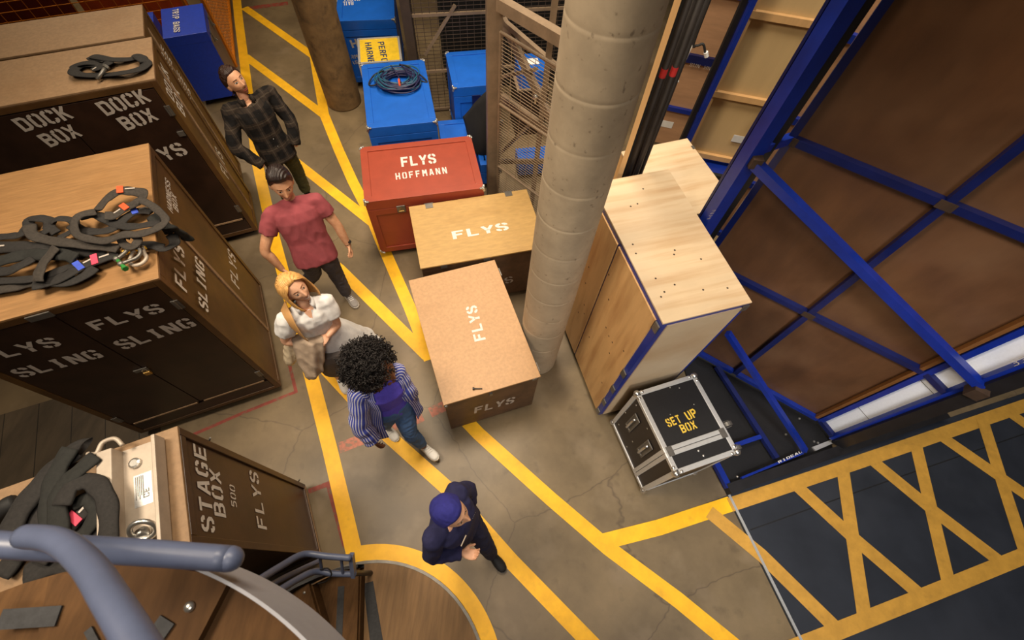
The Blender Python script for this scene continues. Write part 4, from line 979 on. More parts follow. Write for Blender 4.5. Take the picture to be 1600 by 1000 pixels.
# third flat seen in the gap by the big panel
t, a3, dr3, n3, L3 = back_flat('scenery_flat', 'pinkish plywood flat with blue rails seen in the gap beside the big dark flat', 31.0, 36.5, 4.6, -25, .55, 3.4, 'flat_pink', ((.60, 'blue_steel', .06), (1.35, 'blue_steel', .06), (2.1, 'blue_steel', .06), (2.8, 'blue_steel', .06)), ())
MB().beam(a3 + dr3 * .2 + Z * .02, a3 + dr3 * .2 + Z * .56, .05, .05).build('stile', M['blue_steel'], t, world=True); MB().beam(a3 + Z * .2, a3 + dr3 * L3 + Z * .2, .05, .05).build('rail', M['blue_steel'], t, world=True)
# timber plank and black pipes by the column
q = polar(15.35, 3.22); tb = thing('timber_plank', 'long raw timber plank standing upright behind the pale column', 'plank', q)
MB().beam(q, q + Z * 3.9, .040, .14, Vector((math.sin(15.4 * D2R), math.cos(15.4 * D2R), 0))).build('plank', M['timber'], tb, world=True)
MB().beam(q + Vector((.0205, 0, 2.5)), q + Vector((.0205, 0, 2.8)), .001, .02, Vector((0, 1, 0))).build('grade_stamp', M['primer'], tb, world=True)
q = polar(15.95, 3.42); tag(MB().beam(q, q + Z * 3.9, .045, .03, (0, 1, 0)).build('black_flat', M['black_cloth'], world=False), 'narrow black panel standing between the timber plank and the pipes', 'panel')
for k, (az_, ds_, tp_) in enumerate(((16.45, 3.25, 113), (17.0, 3.40, 0), (17.55, 3.28, 110), (18.1, 3.43, 0))):
    q = polar(az_, ds_); nm = ('black pipe nearest the timber plank, with red tape', 'second black pipe from the timber plank, without tape', 'third black pipe from the timber plank, with red tape', 'black pipe nearest the pinkish flat, without tape')[k]
    t = thing('black_pipe', nm, 'pipe', q, 0, 'black pipes standing by the column')
    MB().tube([q, q + Z * 3.9], .0225, 14).build('pipe', M['pipe_black'], t, world=True, smooth=True)
    MB().tube([q, q + Z * .03], .032, 12).build('pipe_foot', M['black_steel'], t, world=True)
    if tp_:
        zz = [z_ / 100 for z_ in range(100, 320)]; best = min(zz, key=lambda z_: abs(PY - ((q + Z * z_ - EYE).dot(C_U) / (q + Z * z_ - EYE).dot(C_F)) * FPX - tp_))
        MB().tube([q + Z * (best - .03), q + Z * (best + .03)], .0240, 14).build('red_tape', M['tape_red'], t, world=True)
q = polar(18.55, 4.75); t = thing('hanging_cable', 'black cable with a white plug hanging beside the pipes', 'cable', q)
MB().tube(cr_path([q + Z * 3.6, q + Z * 3.0, q + Vector((.0, 0, 2.38)), q + Vector((.03, -.02, 2.34)), q + Vector((.08, -.03, 2.36)), q + Vector((.13, -.04, 2.29))]), .011, 8).build('cable', M['rubber'], t, world=True)
MB().tube(cr_path([q + Z * 2.34, q + Vector((-.02, -.02, 2.2)), q + Vector((-.02, -.02, 2.02))]), .006, 6).build('cord', M['stencil'], t, world=True)
pg = MB(); pg.tube([q + Vector((.13, -.04, 2.30)), q + Vector((.155, -.04, 2.26))], .02, 8); pg.cut().ball(q + Vector((-.02, -.02, 2.0)), .016, 8); pg.each('white_plug', M['paper'], t, world=True)

# ================================================================== SPIRAL STAIR (bottom left)
stair = thing('spiral_stair', 'timber spiral staircase with grey steel bands and handrails at the bottom left', 'staircase', DC)
MB().lathe(DC, [(.0, DR), (.016, DR)], 72).build('floor_disc', M['landing_wood'], stair, world=True)
rg = MB(); ri = []; 
for j in range(73):
    a = 2 * math.pi * j / 72; ri.append(DC + Vector((math.cos(a), math.sin(a), 0)) * (DR + .014))
rg.tube([p + Z * .008 for p in ri[:-1]], .018, 4, close=True); rg.build('disc_rim', M['steel'], stair, world=True)
MB().tube([DC, DC + Z * 3.3], .07, 16).build('centre_pole', M['rail_grey'], stair, world=True)
def sector(mb, a0, a1, r0, r1, zl, zh, k=6):
    ps = [DC + Vector((math.cos((a0 + (a1 - a0) * i / k) * D2R), math.sin((a0 + (a1 - a0) * i / k) * D2R), 0)) * r1 for i in range(k + 1)]
    ps += [DC + Vector((math.cos((a1 + (a0 - a1) * i / k) * D2R), math.sin((a1 + (a0 - a1) * i / k) * D2R), 0)) * r0 for i in range(k + 1)]
    mb.slab([p.xy for p in ps], zl, zh)
A_ST, DA = 101, 21
def nose(a, r0, r1, z, off=.05, wd=.055):
    u_ = Vector((math.cos(a * D2R), math.sin(a * D2R), 0)); q_ = Vector((-u_.y, u_.x, 0))
    return MB().slab([(DC + u_ * r + q_ * o_).xy for r, o_ in ((r0, off), (r1, off), (r1, off + wd), (r0, off + wd))], z, z + .004)
MB().slab([tuple(at(*p, .016).xy) for p in ((568, 912), (583, 908), (600, 1010), (579, 1010))], .016, .02).build('grip_strip', M['nosing'], stair, world=True)
for k in range(1, 14):
    a0 = A_ST + DA * (k - 1); z = .205 * k
    s_ = MB(); sector(s_, a0, a0 + DA + 3, .07, 1.0, z - .05, z); tread = s_.build('tread', M['tread_wood'], stair, world=True)
    nose(a0, .22, .88, z, .12).build('grip_strip', M['nosing'], tread, world=True)
    if k < 7:
        r_ = MB(); u_ = Vector((math.cos(a0 * D2R), math.sin(a0 * D2R), 0)); r_.beam(DC + u_ * .1 + Z * (z - .125), DC + u_ * .98 + Z * (z - .125), .02, .15); r_.build('riser', M['tread_wood'], stair, world=True)
    bt = MB(); u_ = Vector((math.cos((a0 + 3) * D2R), math.sin((a0 + 3) * D2R), 0)); bt.ball(DC + u_ * .95 + Z * z, .013, 8, (1, 1, .5)); bt.build('bolt', M['chrome'], tread, world=True)
# outer strings of the lower flight
hl = []
for i in range(0, 31):
    a = A_ST + DA * 12 * i / 30; hl.append((a, .205 * (1 + 12 * i / 30)))
st = MB(); vs = []; fs = []
for a, z in hl:
    u_ = Vector((math.cos(a * D2R), math.sin(a * D2R), 0))
    for r in (1.01, 1.035):
        vs.append(DC + u_ * r + Z * (z - .18)); vs.append(DC + u_ * r + Z * (z + .04))
for i in range(30):
    b_ = i * 4
    fs += [(b_, b_ + 4, b_ + 5, b_ + 1), (b_ + 2, b_ + 3, b_ + 7, b_ + 6), (b_ + 1, b_ + 5, b_ + 7, b_ + 3), (b_, b_ + 2, b_ + 6, b_ + 4)]
st.add(vs, fs); st.build('outer_string', M['black_steel'], stair, world=True)
# upper landing with its grey band
LZ = 3.10
s_ = MB(); sector(s_, 40, 175, .07, 1.01, LZ - .05, LZ + .0, 24); landing = s_.build('upper_landing', M['tread_wood'], stair, world=True)
vs = []; fs = []
for i in range(31):
    a = 38 + 50 * i / 30; u_ = Vector((math.cos(a * D2R), math.sin(a * D2R), 0))
    zt = 3.37
    for r in (1.037, 1.045): vs.append(DC + u_ * r + Z * 3.16); vs.append(DC + u_ * r + Z * zt)
for i in range(30):
    b_ = i * 4; fs += [(b_, b_ + 4, b_ + 5, b_ + 1), (b_ + 2, b_ + 3, b_ + 7, b_ + 6), (b_ + 1, b_ + 5, b_ + 7, b_ + 3), (b_, b_ + 2, b_ + 6, b_ + 4)]
fs += [(0, 1, 3, 2), (120, 122, 123, 121)]
MB().add(vs, fs).build('landing_band', M['band_grey'], stair, world=True)
s_ = MB(); sector(s_, 78, 108, .1, 1.0, LZ, LZ + .03, 10); up = s_.build('landing_board', M['tread_wood'], stair, world=True)
g_ = MB(); g_.ball(at(296, 948, LZ + .032), .016, 10, (1, 1, .6)); g_.build('bolt', M['chrome'], up, world=True, smooth=True)
for a, b_ in (((238, 1002), (262, 968)), ((138, 1000), (150, 990)), ((0, 968), (92, 962))):
    q0, q1 = at(*a, LZ + .035), at(*b_, LZ + .035); MB().beam(q0, q1, .05, .006).build('grip_strip', M['nosing'], up, world=True)
# handrails
def pth(l): return [at(*p) for p in l]
MB().tube(cr_path(pth([(-120, 838, 3.50), (0, 851, 3.48), (190, 861, 3.45), (358, 873, 3.42)])), .030, 16).build('upper_handrail', M['rail_grey'], stair, world=True, smooth=True)
MB().ball(at(360, 873, 3.42), .030, 16).build('rail_end_cap', M['rail_grey'], stair, world=True, smooth=True)
MB().tube(cr_path(pth([(40, 838, 3.52), (90, 845, 3.58), (135, 880, 3.66), (172, 935, 3.74), (215, 1005, 3.80), (260, 1080, 3.84)])), .026, 16).build('bent_handrail', M['rail_grey'], stair, world=True, smooth=True)
MB().tube(cr_path(pth([(548, 872, .92), (510, 869, .97), (474, 866, 1.02), (440, 884, 1.22), (405, 906, 1.5), (370, 930, 1.85)])), .024, 12).build('lower_handrail', M['rail_grey'], stair, world=True, smooth=True)
MB().tube(cr_path(pth([(556, 897, .74), (520, 896, .80), (492, 893, .86), (462, 907, 1.06), (430, 928, 1.35), (400, 955, 1.65)])), .024, 12).build('lower_handrail', M['rail_grey'], stair, world=True, smooth=True)
MB().tube(cr_path(pth([(500, 876, .60), (470, 890, .85), (430, 910, 1.2), (400, 930, 1.5)])), .020, 10).build('lower_handrail', M['rail_grey'], stair, world=True, smooth=True)
for a, b_ in (((500, 869, .97), (503, 894, .82)), ((533, 871, .94), (536, 897, .78))): MB().tube([at(*a), at(*b_)], .012, 8).build('rail_rung', M['rail_grey'], stair, world=True)
MB().beam(at(549, 867, .9), at(553, 900, .74), .03, .05).build('rail_end_plate', M['rail_grey'], stair, world=True)
e_ = at(557, 896, .5); MB().tube([(e_.x, e_.y, 0.0), (e_.x, e_.y, .76)], .022, 10).build('rail_post', M['black_steel'], stair, world=True)
zt = MB(); zt.tube(cr_path(pth([(500, 890, .86), (512, 888, .87), (518, 897, .83), (510, 908, .76), (496, 912, .74)])), .005, 6); zt.build('cable_tie', M['rubber'], stair, world=True)

# ================================================================== SLINGS, SHACKLES, CABLE
def sling(label, pts, wd, m, group, name='webbing_sling', thick=.24, zoff=0.0, tags=(), tilt=0):
    P = [at(p[0], p[1], p[2] + zoff) for p in pts]; path = cr_path(P, 6)
    t = thing(name, label, 'sling', path[0], 0, group)
    mb = MB(); n = len(path); wd *= .78 if name == 'webbing_sling' else 1
    rr = [wd / 2 * (1 + .07 * math.sin(i * .9)) for i in range(n)]
    mb.tube(path, rr, 10, flat=(1, thick), up=(.2 * math.sin(tilt), .2 * math.cos(tilt), 1))
    o = mb.build('webbing', M[m], t, world=True, smooth=True)
    for (k, c) in tags:
        i = min(n - 2, int(k * n)); d = (path[i + 1] - path[i]).normalized()
        q = path[i] + Z * (wd * thick / 2 + .004)
        MB().beam(q - d * .02, q + d * .02, wd * .9, .005).build('sewn_tag', M[c], t, world=True)
        MB().beam(q + d * .03, q + d * .09, wd * .12, .004).build('stitching', M['stencil_dim'], t, world=True)
    return t
GR = 'black slings heaped on the FLYS SLING cabinet'
LB = 'black webbing sling tangled in the heap on the FLYS SLING cabinet'
sz = 2.105
def zz(pts, z, amp=.02): return [(x, y, z + amp * (1 + math.sin(i * 1.7 + x))) for i, (x, y) in enumerate(pts)]
SL = [
 ([(-20, 372), (14, 369), (32, 366), (43, 355), (47, 343), (62, 341), (78, 346), (72, 360), (60, 366)], .10, 'web', .03, ()),
 ([(46, 352), (50, 366), (70, 374), (110, 380), (150, 384), (186, 388)], .10, 'web2', .06, ()),
 ([(150, 331), (126, 336), (116, 348), (120, 366), (142, 374), (166, 376), (192, 367), (216, 366), (240, 359), (257, 348), (256, 338), (238, 322), (220, 313), (212, 316)], .07, 'web2', .11, ()),
 ([(152, 329), (166, 312), (186, 299), (206, 299), (224, 303), (218, 314), (196, 325), (180, 336), (164, 337)], .10, 'web2', .08, ((.28, 'tag_orange'), (.75, 'tag_orange'))),
 ([(128, 340), (150, 336), (170, 345), (187, 352), (210, 354), (235, 350), (252, 346)], .09, 'web', .06, ()),
 ([(112, 352), (130, 360), (155, 362), (178, 356), (196, 340), (215, 330), (238, 330)], .10, 'web', .04, ((.8, 'tag_blue'),)),
 ([(188, 366), (192, 380), (206, 386), (216, 374), (204, 366), (196, 372)], .07, 'web2', .08, ()),
 ([(-20, 388), (20, 386), (60, 388), (95, 386), (130, 392), (165, 393)], .12, 'web', .02, ((.08, 'tag_pink'),)),
 ([(88, 386), (78, 398), (66, 414), (60, 430), (60, 440)], .11, 'web2', .08, ()),
 ([(52, 446), (80, 440), (105, 430), (130, 415), (160, 404), (186, 396)], .13, 'web', .03, ((.55, 'tag_blue'), (.72, 'tag_pink'))),
 ([(-20, 440), (20, 438), (60, 434), (100, 420), (120, 412)], .09, 'web', .03, ()),
 ([(-20, 456), (14, 450), (40, 444), (66, 438)], .09, 'web2', .02, ()),
 ([(-20, 414), (14, 404), (40, 398), (66, 398), (100, 398), (118, 404)], .11, 'web3', .05, ()),
 ([(-20, 424), (10, 424), (30, 416), (52, 404)], .10, 'web', .05, ()),
 ([(92, 372), (110, 362), (118, 352), (112, 344), (90, 342), (78, 352), (88, 364)], .08, 'web', .05, ()),
 ([(70, 438), (100, 442), (130, 432), (148, 418)], .10, 'web', .02, ()),
]
for i, (p, wd, m, dz, tg) in enumerate(SL):
    sling(LB, zz(p, sz + dz, .012), wd, m, GR, tags=tg, tilt=i * 1.3)
sling('black webbing sling hanging over the side edge of the FLYS SLING cabinet, lower loop', [(208, 384, 2.12), (228, 382, 2.12), (243, 384, 2.12), (260, 388, 2.10), (273, 380, 2.02), (268, 366, 2.02), (256, 352, 2.13), (244, 350, 2.14)], .10, 'web', None)
sling('black fabric sling end drooping over the side edge of the FLYS SLING cabinet, upper end', [(240, 338, 2.14), (258, 350, 2.13), (272, 358, 2.06), (286, 366, 1.98), (294, 374, 1.92)], .13, 'web3', None, thick=.4)
# bow shackles
def shackle(label, c, ang, pinm, flip):
    t = thing('bow_shackle', label, 'shackle', c, ang); mb = MB(); pts = []
    pts.append(Vector((-.028, -.045, .016)))
    for k in range(13):
        a = (-200 - 140 * 0 + (k / 12) * 220 - 160 + 150) * D2R
    arc_ = [Vector((.052 * math.cos(a * D2R), .045 + .052 * math.sin(a * D2R), .016)) for a in range(215, -36, -20)]
    pts = [Vector((-.03, -.04, .016))] + arc_ + [Vector((.03, -.04, .016))]
    mb.tube(cr_path(pts, 3), .0125, 10); mb.ball((-.03, -.045, .016), .021, 12); mb.ball((.03, -.045, .016), .021, 12); mb.build('bow', M['steel'] if flip else M['alu_warm'], t, smooth=True)
    MB().tube([(-.05, -.045, .016), (.075, -.045, .016)], .012, 10).build('pin', M[pinm], t); MB().lathe((.07, -.045, .016), [(0, .019), (.02, .019)], 6, (1, 0, 0)).build('pin_nut', M[pinm], t)
    return t
q = at(199, 405, 2.17); shackle('grey bow shackle with a green pin beside the black slings', q, -38, 'green_pin', True)
q = at(212, 403, 2.10) + Vector((.05, 0, .03)); shackle('pale bow shackle with a yellow pin behind the green-pinned shackle', q, 205, 'yellow_pin', False)
# coiled strap and bolt on the dock box
pts = [(112, 108), (122, 101), (140, 98), (160, 101), (150, 108), (170, 96), (148, 92), (146, 88), (176, 93), (205, 92), (213, 87), (222, 92), (228, 100), (218, 108), (190, 114), (160, 117), (130, 117), (115, 112), (126, 103), (158, 101)]
sling('folded black strap with an orange tag lying on the DOCK BOX cabinet', [(x, y, 2.11 + .012 * (i % 3)) for i, (x, y) in enumerate(pts)], .10, 'web', None, name='folded_strap', thick=.16, tags=((.18, 'tag_orange'),))
q0, q1 = at(152, 124, 2.125), at(165, 106, 2.16); t = thing('steel_bolt', 'long steel bolt lying on the folded strap', 'bolt', q0)
MB().tube([q0, q1], .015, 10).build('shank', M['steel'], t, world=True, smooth=True); MB().tube([q1, q1 + (q1 - q0).normalized() * .022], .025, 6).build('bolt_head', M['steel'], t, world=True)
# slings beside the beam on the stage box
GB = 'dark slings lying on the STAGE BOX cabinet'; LB2 = 'dark webbing sling in the pile beside the aluminium beam'
SB = [
 ([(6, 850), (30, 800), (60, 760), (90, 728), (122, 702), (130, 700)], .16, .03, 'web'), ([(110, 700), (90, 735), (80, 770), (78, 810), (76, 850)], .13, .07, 'web3'), ([(150, 712), (120, 738), (98, 760), (90, 790), (92, 830), (90, 870)], .12, .09, 'web3'),
 ([(96, 790), (112, 760), (140, 752), (160, 768), (170, 800), (168, 850), (160, 890)], .12, .10, 'web'), ([(60, 880), (90, 840), (120, 810), (146, 780), (150, 765)], .12, .05, 'web'), ([(110, 850), (134, 830), (150, 800), (140, 780), (118, 786)], .10, .06, 'web3'),
 ([(20, 870), (60, 830), (100, 830), (130, 850), (150, 890)], .14, .02, 'web'), ([(40, 900), (90, 880), (140, 880), (180, 900)], .16, .02, 'web'),
 ([(0, 900), (40, 850), (66, 800), (76, 745)], .14, .0, 'web'), ([(120, 900), (150, 850), (156, 810)], .12, .02, 'web')]
for i, (p, wd, dz, m) in enumerate(SB): sling(LB2, zz(p, 2.10 + dz, .01), wd, m, GB, thick=.3, tags=((.5, 'tag_pink'),) if i in (4,) else ())
sling('black corrugated hose end at the left edge of the STAGE BOX cabinet', [(-30, 830, 2.12), (0, 800, 2.12), (26, 783, 2.12)], .09, 'rubber', None, name='hose', thick=1.0)
# aluminium beam on the stage box
z_ = 2.078; a_, b_ = at(216, 700, z_), at(226, 905, z_); bdv = (b_ - a_).normalized(); sv = Vector((-bdv.y, bdv.x, 0)); sv = sv if sv.x > 0 else -sv
bm_ = thing('aluminium_beam', 'pale aluminium channel beam lying on the STAGE BOX cabinet', 'beam', a_)
MB().beam(a_ + Z * .012, b_ + Z * .012, .26, .022).build('web_plate', M['alu_warm'], bm_, world=True)
MB().beam(a_ - sv * .10 + Z * .06, b_ - sv * .10 + Z * .06, .075, .10).build('flange', M['alu_warm'], bm_, world=True, bevel=.006)
MB().beam(a_ + sv * .135 + Z * .055, b_ + sv * .135 + Z * .055, .02, .09).build('flange', M['alu_warm'], bm_, world=True, bevel=.004)
q = a_ + bdv * .10 + sv * .0 + Z * .024; MB().lathe(q, [(0, .03), (.016, .03), (.02, .02)], 10).build('bolt', M['chrome'], bm_, world=True)
q = a_ + bdv * .50 + sv * .03 + Z * .03
ey = MB(); ey.lathe(q, [(0, .035), (.02, .035), (.022, .02), (.05, .018)], 14); R_ = [q + Z * .06 + sv * (.055 * math.cos(a * D2R) + .03) + (Z * .6 + bdv * -.5).normalized() * (.055 * math.sin(a * D2R)) for a in range(0, 360, 20)]
ey.tube(R_, .013, 10, close=True); ey.build('eye_bolt', M['chrome'], bm_, world=True, smooth=True)
q = a_ + bdv * .26 + sv * .03 + Z * .0235; pm = MB(); pm.beam(q - bdv * .09, q + bdv * .09, .09, .002); pm.build('rating_label', M['alu'], bm_, world=True)
pm = MB()
for i in range(5): pm.beam(q - sv * (.035 - i * .009) - bdv * .08 + Z * .0015, q - sv * (.035 - i * .009) + bdv * (.05 - .02 * (i % 2)) + Z * .0015, .004, .001)
lettering(pm, 'CE', q + sv * .03 + bdv * .05 + Z * .0005, -bdv * .05, -sv * .03, Z, .8); pm.build('label_print', M['print'], bm_, world=True)
hk = MB(); hk.tube(cr_path([a_ - sv * .02 - bdv * .0 + Z * .09, a_ - sv * .05 - bdv * .05 + Z * .10, a_ - sv * .11 - bdv * .05 + Z * .10, a_ - sv * .14 - bdv * .0 + Z * .10, a_ - sv * .19 - bdv * .02 + Z * .09]), .012, 8); hk.build('hook', M['alu_warm'], bm_, world=True, smooth=True)
# cable coil on the blue case
tc, bc = CABLE; q = face_pt(tc, bc, 'T', (622, 128)); qw = WM[tc.name] @ q
co = thing('cable_coil', 'coil of teal and navy cable tied with an orange band on the blue case', 'cable', qw, 15)
for m, seed, r0, sq in (('cable_teal', 1, .235, .0), ('cable_navy', 2, .225, .05)):
    rd = random.Random(seed); pts = []
    for k in range(14 * 14):
        a = 2 * math.pi * k / 14; rr = r0 + .045 * math.sin(k * .31 + seed) + rd.uniform(-.02, .02)
        pts.append(Vector((rr * math.cos(a) + .03 * math.sin(k * .05), rr * .82 * math.sin(a) - sq * .8 + .02 * math.cos(k * .07), .015 + .065 * (k / 196) + .008 * math.sin(k * .9))))
    MB().tube(cr_path(pts, 2), .0095, 6).build('cable_loops', M[m], co, smooth=True)
MB().tube(cr_path([(-.16, .12, .09), (-.30, .12, .04), (-.38, -.02, .012), (-.30, -.06, .02), (-.2, .0, .06)], 6), .010, 8).build('loose_loop', M['rubber'], co, smooth=True)
MB().tube(cr_path([(.05, .22, .09), (.16, .17, .09), (.33, .02, .03), (.38, -.06, .0), (.30, -.03, .012), (.2, .03, .06)], 6), .010, 8).build('loose_loop', M['rubber'], co, smooth=True)
for p in ([(-.06, .20, .10), (-.02, .08, .10), (.02, -.06, .10), (.04, -.16, .09)], [(.06, .22, .10), (.12, .10, .10), (.14, .02, .09), (.2, -.05, .08)]): MB().tube(cr_path(p, 5), .009, 6).build('cable_tail', M['cable_navy'], co, smooth=True)
MB().tube([(.02, -.155 + .06 * math.cos(a * D2R), .055 + .06 * math.sin(a * D2R)) for a in range(0, 360, 30)], .014, 6, close=True).build('orange_band', M['tag_orange'], co)

# ================================================================== PEOPLE
def skinmat(name, c, c2): 
    m = mat(name, c, 0.5, 0.08, 18, 0.01, c2=c2); return m
M['skin_fair'] = skinmat('skin_fair', (216, 160, 124), (224, 172, 138))
M['skin_tan'] = skinmat('skin_tan', (206, 150, 112), (216, 164, 128))
M['skin_warm'] = skinmat('skin_warm', (222, 166, 132), (230, 180, 148))
M['skin_dark'] = skinmat('skin_dark', (128, 78, 52), (142, 90, 62))
M['eye_white'] = mat('eye_white', (214, 208, 200), 0.3, 0.02, 10)
M['iris'] = mat('dark_iris', (34, 22, 16), 0.2, 0.05, 10)
M['brow_dark'] = mat('dark_brow', (44, 28, 20), 0.8, 0.15, 40)
M['brow_fair'] = mat('light_brown_brow', (112, 74, 46), 0.8, 0.15, 40)
M['lip'] = mat('lips', (176, 96, 84), 0.45, 0.08, 20)
M['lip_dark'] = mat('dark_lips', (112, 58, 48), 0.45, 0.08, 20)
M['teeth'] = mat('teeth', (228, 222, 212), 0.3, 0.02, 20)
M['stubble'] = mat('stubble', (150, 104, 78), 0.7, 0.15, 90)
M['hair_brown'] = mat('dark_brown_hair', (50, 30, 22), 0.45, 0.35, 60, 0.2, stretch=(1, 1, .2))
M['hair_black'] = mat('black_brown_hair', (38, 27, 24), 0.42, 0.35, 60, 0.2, stretch=(1, 1, .2))
M['hair_blonde'] = mat('blonde_hair', (216, 164, 96), 0.45, 0.22, 50, 0.2, stretch=(1, 1, .15))
M['hair_curl'] = mat('curly_black_hair', (22, 15, 13), 0.6, 0.4, 40)
M['trouser_olive'] = mat('olive_trousers', (66, 66, 34), 0.85, 0.2, 14, 0.15)
M['trouser_grey'] = mat('dark_grey_jeans', (70, 68, 76), 0.85, 0.2, 14, 0.12)
M['trouser_navy'] = mat('navy_trousers', (26, 26, 52), 0.85, 0.2, 14, 0.12)
M['jeans'] = mat('blue_jeans', (78, 112, 162), 0.85, 0.18, 9, 0.12)
mix_noise(M['jeans'], (98, 126, 164), 3, 0.5, 0.75, fac=0.6)
M['tee_red'] = mat('faded_red_cotton', (142, 64, 70), 0.9, 0.10, 10, 0.08)
mix_noise(M['tee_red'], (158, 84, 88), 3, 0.45, 0.75, fac=0.5)
M['linen'] = mat('white_linen', (228, 226, 224), 0.85, 0.05, 30, 0.12)
M['violet'] = mat('violet_knit', (98, 84, 214), 0.85, 0.08, 40, 0.08)
M['navy_knit'] = mat('navy_knit', (34, 34, 72), 0.9, 0.15, 30, 0.1)
M['cap_blue'] = mat('blue_cap_cloth', (34, 34, 112), 0.9, 0.12, 50, 0.1)
M['taupe'] = mat('taupe_jacket_cloth', (166, 146, 126), 0.85, 0.10, 12, 0.1)
M['bag_dark'] = mat('dark_grey_bag', (92, 84, 80), 0.8, 0.12, 12, 0.08)
M['tan_leather'] = mat('tan_leather', (196, 148, 92), 0.55, 0.10, 10, 0.03)
M['shoe_grey'] = mat('grey_canvas_shoe', (140, 134, 130), 0.8, 0.12, 20, 0.05)
M['shoe_white'] = mat('white_leather_shoe', (228, 224, 218), 0.55, 0.05, 20)
M['sole'] = mat('pale_shoe_sole', (204, 198, 188), 0.7, 0.08, 20)
M['shoe_black'] = mat('black_shoe', (26, 25, 27), 0.6, 0.2, 20)

def loft(mb, rings):
    n = len(rings[0]); vs = [p for r in rings for p in r]; fs = []
    for i in range(len(rings) - 1):
        for j in range(n): fs.append((i * n + j, i * n + (j + 1) % n, (i + 1) * n + (j + 1) % n, (i + 1) * n + j))
    fs.append(tuple(range(n - 1, -1, -1))); fs.append(tuple(range((len(rings) - 1) * n, len(rings) * n)))
    return mb.add(vs, fs)
def limb(mb, pts, rad, n=16, sub=5, round_ends=True, ell=1.0, ref=None):
    P = [Vector(p) for p in pts]; path = cr_path(P, sub); R = []
    k = len(P)
    for i in range(len(path)):
        t = i / sub; a = min(int(t), k - 2); q = t - a; q = q * q * (3 - 2 * q); R.append(rad[a] * (1 - q) + rad[a + 1] * q)
    if round_ends:
        d0 = (path[0] - path[1]).normalized(); d1 = (path[-1] - path[-2]).normalized()
        pre = [(path[0] + d0 * R[0] * math.sin(a), R[0] * math.cos(a)) for a in (1.35, .95, .5)]
        pos = [(path[-1] + d1 * R[-1] * math.sin(a), R[-1] * math.cos(a)) for a in (.5, .95, 1.35)]
        path = [p for p, _ in pre] + path + [p for p, _ in pos]; R = [r for _, r in pre] + R + [r for _, r in pos]
    rings = []; prev = Vector(ref) if ref is not None else None
    for i, p in enumerate(path):
        t = (path[min(i + 1, len(path) - 1)] - path[max(i - 1, 0)]).normalized()
        x = prev - t * prev.dot(t) if prev is not None else t.orthogonal()
        if x.length < 1e-5: x = t.orthogonal()
        x.normalize(); y = t.cross(x); prev = x
        rings.append([p + (x * math.cos(2 * math.pi * j / n) * ell + y * math.sin(2 * math.pi * j / n)) * R[i] for j in range(n)])
    return loft(mb, rings)
def torso(mb, hip, neck, lat, prof, n=28):
    ax = neck - hip; up = ax.normalized(); lat = (lat - up * lat.dot(up)).normalized(); fwd = lat.cross(up)   # lat points to the person's left, so fwd = lat x up
    if True: fwd = -fwd if False else fwd
    rings = []
    for t, hw, hd, sh in prof:
        c = hip + ax * t + fwd * sh
        rings.append([c + lat * (hw * math.copysign(abs(math.cos(a)) ** .85, math.cos(a))) + fwd * (hd * math.copysign(abs(math.sin(a)) ** .85, math.sin(a))) for a in [2 * math.pi * j / n for j in range(n)]])
    return loft(mb, rings)
def remeshed(mb, voxel, smooth=3, wrinkle=0.0, wscale=14.0, seed=0, stretch=(1, 1, .5)):
    me = bpy.data.meshes.new('tmp'); me.from_pydata([tuple(p) for p in mb.v], [], mb.f)
    bm = bmesh.new(); bm.from_mesh(me); bmesh.ops.recalc_face_normals(bm, faces=bm.faces); bm.to_mesh(me); bm.free()
    o = bpy.data.objects.new('tmp', me); COL.objects.link(o)
    r = o.modifiers.new('r', 'REMESH'); r.mode = 'VOXEL'; r.voxel_size = voxel; r.adaptivity = 0
    if smooth: s = o.modifiers.new('s', 'SMOOTH'); s.factor = .5; s.iterations = smooth
    dg = bpy.context.evaluated_depsgraph_get(); dg.update()
    ev = o.evaluated_get(dg); m2 = bpy.data.meshes.new_from_object(ev)
    bpy.data.objects.remove(o); bpy.data.meshes.remove(me)
    if wrinkle:
        nv = len(m2.vertices); co = [v.co.copy() for v in m2.vertices]; no = [v.normal.copy() for v in m2.vertices]; off = Vector((seed * 3.7, seed * 1.3, seed))
        for i in range(nv):
            p = Vector((co[i].x * stretch[0], co[i].y * stretch[1], co[i].z * stretch[2])) * wscale + off
            k = noise.noise(p); q = noise.noise(p * 2.3)
            m2.vertices[i].co = co[i] + no[i] * wrinkle * (1 - 2.2 * abs(k) + .5 * q)
    return m2
def link_mesh(me, name, mats, parent):
    me.name = name; me.materials.clear()
    for m in (mats if isinstance(mats, (list, tuple)) else [mats]): me.materials.append(m)
    inv = WM[parent.name].inverted(); me.transform(inv)
    me.polygons.foreach_set('use_smooth', [True] * len(me.polygons)); me.update()
    o = bpy.data.objects.new(name, me); COL.objects.link(o); o.parent = parent; WM[o.name] = WM[parent.name]
    return o

